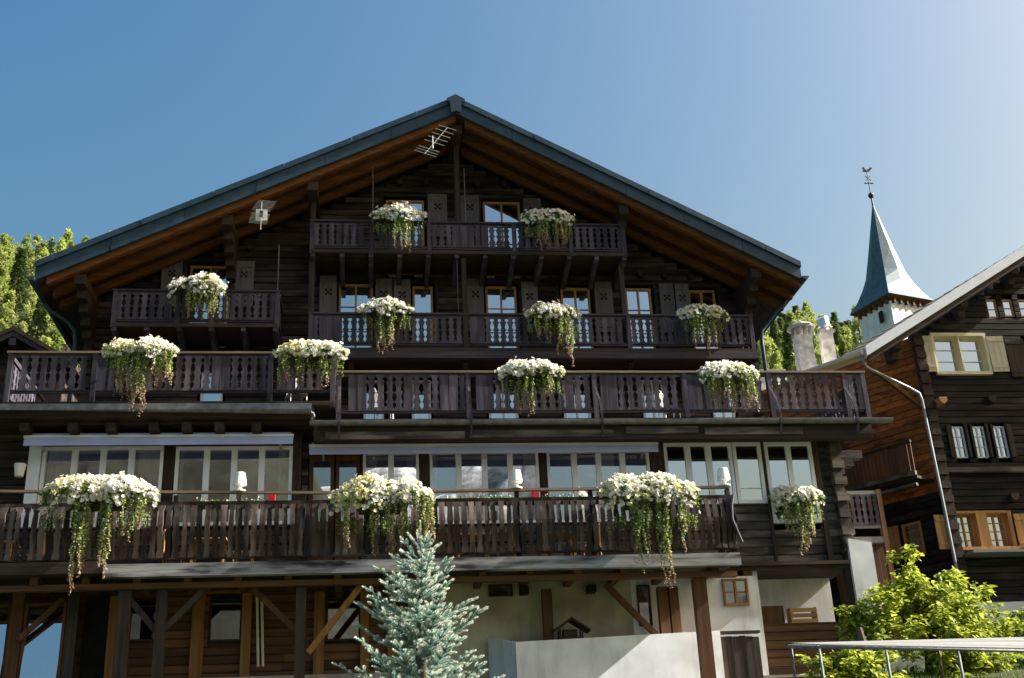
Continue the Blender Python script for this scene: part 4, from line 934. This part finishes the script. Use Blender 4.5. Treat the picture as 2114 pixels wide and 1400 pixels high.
# shelf/planter ledge behind the upper rail that carries lanterns and small plants
sh = MB().box(-3.6,-1.6,24.56,24.8,8.06,8.117); sh.build('planter_shelf','board_old',tf,(-2.6,24.7,8.1)); MB().box(1.6,6.6,24.56,24.8,8.06,8.117).build('planter_shelf','board_old',tf,(4,24.7,8.1))
for x0,x1,l in ((-3.5,-2.1,'row of small white flowering plants behind the left handrail'),(1.7,3.4,'row of small white flowering plants left of the middle red lantern'),(3.8,5.0,'row of small white flowering plants right of the middle red lantern')):
    t = thing('small_plants',l,'plants',((x0+x1)/2,24.7,8.12))
    a = MB(); c = MB()
    for i in range(int(150*(x1-x0))):
        p = Vector((random.uniform(x0,x1),24.68+random.uniform(-.08,.08),8.12+random.uniform(0,.11))); leaf(a,p,rdir(),rdir(),.06,.035,0)
        if i%7 == 0: blossom(c,p+Vector((0,-.04,.03)),rdir()+Vector((0,-1,.5)),.02,0)
    q = a.build('foliage','leaf_green',t,(x0,24.7,8.12)); q['kind'] = 'stuff'; q = c.build('blossoms','petal',t,(x0,24.7,8.12)); q['kind'] = 'stuff'
# wall lantern far left
wlt = thing('wall_lantern','white glass wall lantern on the dark wall at the far left','lantern',(-7.9,25.85,9.1))
MB().lathe([(.09,0),(.13,.26),(.13,.28)],(-7.46,25.78,9.1),8).build('glass_body','lamp_white',wlt,(-7.46,25.78,9.1)); MB().lathe([(.15,.281),(.05,.36),(.02,.4)],(-7.46,25.78,9.1),8).build('cap','iron',wlt,(-7.46,25.78,9.4)); MB().beam((-7.46,25.78,9.47),(-7.46,26.0,9.47),.03,.03).build('arm','iron',wlt,(-7.46,25.9,9.47))
# chairs and tables on the gallery, half hidden by the boards
def chair(x, y, z, rz, label, mat='honey_z', metal=False):
    t = thing('chair',label,'chair',(x,y,z),'chairs on the gallery' if not metal else 'metal chairs on the terrace balcony'); t.rotation_euler = (0,0,rz)
    def part(n, mb, m): link(n,mb.mesh(n,[m]),t,WO[t]+Vector((0,0,0)))
    part('seat',MB().box(-.21,.21,-.21,.21,.43,.46),mat)
    for k in range(4): part('back_slat',MB().box(-.18+k*.1,-.13+k*.1,.18,.20,.48,.88),mat)
    part('back_rail',MB().box(-.21,.21,.175,.205,.881,.95),mat)
    for a in (-.19,.19):
        for c in (-.19,.19): part('leg',MB().tube([(a,c,0),(a*.97,c*.97,.429)],.014,5),mat)
def table(x, y, z, label):
    t = thing('table',label,'table',(x,y,z),'tables on the gallery')
    MB().box(x-.38,x+.38,y-.3,y+.3,z+.71,z+.74).build('table_top','honey_x',t,(x,y,z)); 
    for a in (-.32,.32):
        for c in (-.24,.24): MB().box(x+a-.025,x+a+.025,y+c-.025,y+c+.025,z,z+.709).build('leg','honey_z',t,(x,y,z))
for i,x in enumerate((-7.6,-3.3,2.3,4.2)):
    table(x,25.4,6.8,['honey wooden table behind the gallery boards at far left','honey wooden table behind the gallery boards left of the middle','honey wooden table behind the gallery boards under the middle lamp','honey wooden table behind the gallery boards near the right flower box'][i])
    for s in (-1,1): chair(x+s*.72,25.4,6.8,-s*R(90),['wooden chair','wooden chair'][0]+[' on the left of the ',' on the right of the '][s > 0]+['far left gallery table','gallery table left of the middle','gallery table under the middle lamp','gallery table near the right flower box'][i])
for i,x in enumerate((-1.6,7.15,.4)): chair(x,25.95,10.2 if x > -1 else 10.56,R(20+30*i),['metal chair at the right end of the left terrace balcony','metal chair right of the middle of the right terrace balcony','metal chair near the left end of the right terrace balcony'][i],'aluminium',True)

# ------------------------------------------------------------------ aerials
AN = thing('tv_antenna','long ladder-like television antenna under the roof peak','antenna',(1.75,28.1,18.2))
pA, pB = Vector((1.50,26.9,18.12)), Vector((2.12,26.9,18.95))
MB().tube([pA,pB],.012,6).build('boom','aluminium',AN,pA)
for k in range(8):
    c = pA+(pB-pA)*((k/7)**1.0 if k > 2 else k/7*.6+.02); l = .30-.008*k; dv = Vector((.95,0,-.33))*l
    MB().tube([c-dv,c+dv],.009,5).build('rung','aluminium',AN,c)
MB().tube([(1.72,26.9,18.40),(1.72,27.3,18.55),(1.72,28.0,18.7)],.012,5).build('arm','aluminium',AN,(1.72,27,18.5)); MB().tube([(1.72,26.9,18.68),(1.72,26.9,18.30)],.014,5).build('dipole_box','lamp_white',AN,(1.72,26.9,18.5))
A2 = thing('grid_antenna','square white grid television antenna under the left roof slope','antenna',(-2.65,28,15.9))
o0 = Vector((-2.65,26.9,16.27)); ux, uz = Vector((.30,0,-.03)), Vector((.14,0,.30))
for s,(dx,dz) in enumerate(((-.03,.22),(-.08,-.2))):
    for k in range(9):
        c = o0+Vector((dx+.02*k if s == 0 else dx+.008*k,-.1 if s else 0,dz-.14+k*.034)); MB().tube([c-ux*.75,c+ux*.75],.006,4).build('grid_wire','aluminium',A2,c)
MB().box(-2.80,-2.52,26.93,26.96,16.08,16.40).build('reflector','lamp_white',A2,o0); MB().box(-2.70,-2.62,26.885,26.925,16.16,16.34).build('receiver_box','iron',A2,o0)
MB().tube([(-2.66,26.9,15.8),(-2.66,26.9,16.6)],.012,5).build('mast','aluminium',A2,o0); MB().tube([(-2.66,26.96,16.3),(-2.66,27.6,16.5),(-2.66,28.1,16.9)],.014,5).build('arm','aluminium',A2,o0)

# ------------------------------------------------------------------ bird house behind the parapet
BH = thing('bird_house','small dark bird house with pitched roof standing behind the parapet wall','bird house',(4.35,25.4,4.4))
MB().tube([(4.35,25.45,4.4),(4.35,25.45,5.27)],.04,6).build('pole','timber_z',BH,(4.35,25.45,4.4))
MB().box(4.08,4.62,25.3,25.6,5.27,5.31).build('floor','timber_x',BH,(4.35,25.4,5.3))
for a,c in ((4.1,25.32),(4.58,25.32),(4.1,25.56),(4.58,25.56)): MB().box(a,a+.03,c,c+.03,5.311,5.49).build('post','timber_z',BH,(a,c,5.3))
MB().box(4.2,4.5,25.38,25.58,5.311,5.48).build('box','timber_x',BH,(4.35,25.4,5.3))
MB().slab(3.96,5.46,4.36,5.72,0,-.04,25.2,25.7).slab(4.36,5.72,4.76,5.46,0,-.04,25.2,25.7).build('roof','timber_x',BH,(4.35,25.4,5.6))

# ------------------------------------------------------------------ blue spruce
def spruce():
    bx, by, tip = .64, 14.0, 5.06; base = ground(bx,by)
    T = thing('blue_spruce','silvery blue spruce standing in front of the gallery','spruce',(bx,by,base))
    MB().tube([(bx,by,base-.1),(bx,by,3.6),(bx,by,4.5),(bx,by,tip-.1)],[.10,.06,.03,.012],8).build('trunk','bark',T,(bx,by,base))
    nd = MB()
    def twig(p, d, l, tipm):
        d = d.normalized(); n = max(8,int(l*300)); s = d.orthogonal().normalized(); t = d.cross(s)
        nd.tube([p,p+d*l],[.006,.004],3,0)
        for i in range(n):
            q = i/n; a = i*2.4+random.uniform(-.3,.3); c = p+d*(l*q); nl = random.uniform(.028,.042)*(1 if q < .85 else .8)
            dd = (s*math.cos(a)+t*math.sin(a))*.85+d*.75; dd.z += .12; dd.normalize()
            w = dd.cross(d).normalized()*.0075
            nd.add([c-w,c+w,c+dd*nl],[(0,1,2)],1 if (q > .6 and tipm) else 0)
        e = p+d*l
        for a in range(5):
            dd = (d+(s*math.cos(a*1.26)+t*math.sin(a*1.26))*.45).normalized(); w = dd.orthogonal().normalized()*.0075; nd.add([e-w,e+w,e+dd*.024],[(0,1,2)],1 if tipm else 0)
    twig(Vector((bx,by,tip-.36)),Vector((.03,0,1)),.36,True)
    for k in range(6): a = k*1.05+.3; twig(Vector((bx,by,tip-.34)),Vector((math.cos(a)*.62,math.sin(a)*.62,.8)),.24,True)
    z = tip-.46; lev = 0
    while z > 2.5:
        h = tip-z; Lb = .09+h*.42; nb = 5 if h < .8 else 8
        if h > 1.1: Lb = .09+1.1*.42+(h-1.1)*.36
        for k in range(nb):
            a = lev*1.1+k*6.283/nb+random.uniform(-.2,.2); l = Lb*random.uniform(.55,1.2)*(.8 if h < .6 else 1)
            if random.random() < .2: continue
            el = .6 if h < .6 else (.36 if h < 1.0 else .18)
            p = Vector((bx,by,z+random.uniform(-.05,.05))); d = Vector((math.cos(a),math.sin(a),el+random.uniform(-.1,.1))).normalized()
            # curved limb
            prev = p; pts = []; n = max(2,int(l/.10))
            for i in range(1,n+1):
                q = i/n; c = p+d*(l*q)+Vector((0,0,.12*l*q*q-.10*l*math.sin(q*3.14))); pts.append((prev,c,q)); prev = c
            for (u,v,q) in pts:
                dd = (v-u).normalized(); side = dd.cross(Vector((0,0,1))).normalized()
                if q > .18:
                    tl = (.09+.22*(1-q)*min(1,h))*random.uniform(.8,1.2)
                    for sg in (-1,1):
                        tw = dd*.75+side*sg*random.uniform(.5,.8)+Vector((0,0,random.uniform(-.1,.25)))
                        twig(v,tw,tl,random.random() < .75)
                        if q < .8 and h > .5 and random.random() < .7: twig(v,dd*.5+side*sg*.35+Vector((0,0,random.uniform(.3,.6))),tl*.6,True)
                twig(u,v-u,(v-u).length,False)
            twig(prev,d+Vector((0,0,.25)),.12+.04*random.random(),True)
        z -= (.15 if h < .9 else .125)+.03*random.random(); lev += 1
    o = nd.build('crown',['needle','needle_tip'],T,(bx,by,3.5))
spruce()

# ------------------------------------------------------------------ leafy tree lower right
def leafy(cx, cy, clusters, name, label, cat, n, size, trunk=True, mat='bush_leaf', grp=None):
    z0 = ground(cx,cy); T = thing(name,label,cat,(cx,cy,z0),grp); b = MB(); tb = MB()
    tot = sum(c[3]**2 for c in clusters)
    tb.tube([(cx,cy,z0-.1),(cx+.05,cy,z0+.5),(cx,cy+.05,z0+1.0)],[.09,.07,.06],8)
    for (x,y,z,r) in clusters:
        tb.tube([(cx,cy+.03,z0+.7),((cx+x)/2+.1,(cy+y)/2,(z0+.7+z)/2),(x,y,z),(x+random.uniform(-.3,.3),y,z+r*.7)],[.045,.03,.018,.006],6)
        subs = [(Vector((x,y,z))+rdir()*r*random.uniform(.35,.95),r*random.uniform(.22,.42)) for _ in range(int(14*r)+6)]
        for i in range(int(n*r*r/tot)):
            c,rr = random.choice(subs); p = c+rdir()*rr*random.random()**.4
            d = rdir(); d.z -= .45; nn = Vector((0,-.2,1))+rdir()*.6; l = size*random.choice((.45,.7,.9,1.05,1.25))*random.uniform(.85,1.15)
            d = (d-nn.normalized()*d.dot(nn.normalized())*.8).normalized(); s = d.cross(nn).normalized(); n2 = s.cross(d)
            b.add([p,p+d*l*.3+s*l*.34+n2*l*.05,p+d*l*.7+s*l*.22,p+d*l-n2*l*.1,p+d*l*.7-s*l*.22,p+d*l*.3-s*l*.34+n2*l*.05],[(0,1,2,3),(0,3,4,5)])
    tb.build('trunk','bark',T,(cx,cy,z0)); o = b.build('crown',mat,T,(cx,cy,z0+1)); return T
leafy(10.6,22,[(10.35,22,5.75,.62),(11.35,22.2,5.62,.45),(11.85,22.1,5.50,.32),(9.95,21.9,5.15,.75),(11.0,21.8,5.0,.85),(9.15,21.9,5.0,.34),(12.0,22,4.75,.6),(12.7,22.2,4.7,.5),(9.4,21.7,4.5,.5),(10.4,21.5,4.4,.8),(11.5,21.6,4.35,.7)],'leafy_tree','bright green leafy small tree in the lower right before the log house','tree',9500,.13)
leafy(13.4,22.5,[(13.4,22.5,4.7,.55),(12.9,22.4,4.5,.4),(13.9,22.5,4.5,.5)],'green_shrub','darker green shrub at the right edge beside the leafy tree','shrub',1600,.11,mat='leaf_green')
leafy(8.6,20.2,[(8.3,20.2,4.0,.5),(8.9,20.1,3.85,.5),(7.8,20.2,3.85,.4)],'low_bush','low green bush seen under the pipe-framed slatted panel','bush',2600,.11)

# ------------------------------------------------------------------ slatted panel on pipe frame
PF = thing('slatted_frame','weathered grey slatted panel on a galvanised pipe frame at the bottom right','frame',(8.2,17.5,2.8))
def fz(x): return 3.85-(x-6.56)*.045
def bz(x): return 4.04-(x-6.9)*.003
for k in range(7):
    t0, t1 = k/7+.012, (k+1)/7-.012; v = []
    for x in (6.6,11.5):
        for t in (t0,t1):
            y = 17.03+1.2*t; z = fz(x)*(1-t)+bz(x)*t+.03; v += [(x,y,z),(x,y,z+.02)]
    MB().add(v,[(0,2,6,4),(1,5,7,3),(0,4,5,1),(2,3,7,6),(0,1,3,2),(4,6,7,5)]).build('slat','grey_x',PF,(8,17.5,3.9))
fr = MB(); fr.tube([(6.56,17,fz(6.56)),(11.6,17,fz(11.6))],.022,8); fr.tube([(6.56,18.25,bz(6.9)),(11.6,18.25,bz(11.6))],.02,8); fr.tube([(6.56,17,fz(6.56)),(6.56,18.25,bz(6.9))],.03,8)
fr.build('pipe_frame','galv',PF,(6.56,17,3.8),smooth=True)
for x in (6.57,7.58,8.69,10.2): MB().tube([(x,17,ground(x,17)-.1),(x,17,fz(x)-.02)],.022,8).build('leg','galv',PF,(x,17,3),smooth=True)
for x in (6.6,9,11): MB().tube([(x,18.25,ground(x,18.25)-.1),(x,18.25,bz(x)-.02)],.022,8).build('leg','galv',PF,(x,18.25,3),smooth=True)

# grass blades on the slope at the lower right
gb = MB()
for i in range(9000):
    x, y = random.uniform(8.5,15), random.uniform(20.5,26.5); p = Vector((x,y,ground(x,y))); h = random.uniform(.06,.16); w = random.uniform(.004,.009); d = Vector((random.uniform(-.05,.05),random.uniform(-.05,.05),h)); a = random.uniform(0,3.14); s = Vector((math.cos(a)*w,math.sin(a)*w,0))
    gb.add([p-s,p+s,p+d],[(0,1,2)])
tag(gb.build('grass','grass_blade',None,(12,23,4.5)),'short green grass on the slope at the lower right','grass',kind='stuff')

# ------------------------------------------------------------------ woods on the hills
def tree_mesh(kind, seed):
    random.seed(seed); b = MB()
    if kind == 'fir':
        H = 11
        for i in range(1900):
            q = random.random()**.8; z = 1+q*(H-1); rr = (1-q)*2.1*(.55+.45*abs(math.sin(z*2.4)))+.05; a = random.uniform(0,6.28); r = rr*random.random()**.35
            p = Vector((math.cos(a)*r,math.sin(a)*r,z)); d = Vector((math.cos(a),math.sin(a),-.25))+rdir()*.4; leaf(b,p,d,Vector((0,0,1))+rdir()*.5,random.uniform(.35,.75),random.uniform(.18,.34),0)
        m = 'fir'
    else:
        H = 12; cl = []
        for _ in range(26):
            q = random.random()**.75; r = (1-q)*2.0+.25; a_ = random.uniform(0,6.28); cl.append((Vector((math.cos(a_)*r*.7,math.sin(a_)*r*.7,1.2+q*(H-1.6))),random.uniform(.45,.95)*(1.15-.6*q)))
        cl.append((Vector((0,0,H-.7)),.4))
        for i in range(2600):
            c,r = random.choice(cl); p = c+rdir()*r*random.random()**.4; leaf(b,p,rdir(),rdir(),random.uniform(.20,.42),random.uniform(.12,.24),0)
        m = 'larch'
    t = MB().tube([(0,0,-.5),(0,0,3),(0,0,H*.85)],[.2,.15,.03],6)
    return b.mesh('crown',[m]), t.mesh('trunk',['bark'])
PROT = {'fir':[tree_mesh('fir',s) for s in (1,2,3)],'larch':[tree_mesh('larch',s) for s in (4,5,6,7)]}
random.seed(21)
def plant(x, y, s, kind, label, grp):
    cm, tm_ = random.choice(PROT[kind]); t = thing('fir_tree' if kind == 'fir' else 'deciduous_tree',label,'tree',(x,y,ground(x,y)-.2),grp)
    t.rotation_euler = (0,0,random.uniform(0,6.28)); sc = s*random.uniform(.8,1.25); t.scale = (sc*random.uniform(.9,1.15),sc*random.uniform(.9,1.15),sc)
    for n_,me in (('crown',cm),('trunk',tm_)):
        o = bpy.data.objects.new(n_,me); COL.objects.link(o); o.parent = t
LG = 'trees of the wood on the left hillside'; RG = 'trees of the wood on the right hillside'
y = 84
while y < 172:
    xa, xb = -.375*y, -.17*y; x = xa+random.uniform(0,3)
    while x < xb:
        k = 'fir' if random.random() < .06 else 'larch'
        plant(x+random.uniform(-1,1),y+random.uniform(-1.5,1.5),.68,k,'sunlit pale green leafy tree in the wood on the left hillside' if k == 'larch' else 'dark fir tree in the wood on the left hillside',LG+(' (leafy)' if k == 'larch' else ' (firs)'))
        x += random.uniform(2.0,3.2)
    y += 6.0 if y < 120 else 5.0
y = 170
while y < 285:
    xa, xb = .345*y, .50*y; x = xa+random.uniform(0,3)
    while x < xb:
        k = 'fir' if random.random() < .6 else 'larch'
        plant(x+random.uniform(-1.5,1.5),y+random.uniform(-2,2),1.15,k,'green leafy tree in the wood on the right hillside' if k == 'larch' else 'dark fir tree in the wood on the right hillside',RG+(' (leafy)' if k == 'larch' else ' (firs)'))
        x += random.uniform(4.0,6.5)
    y += 9
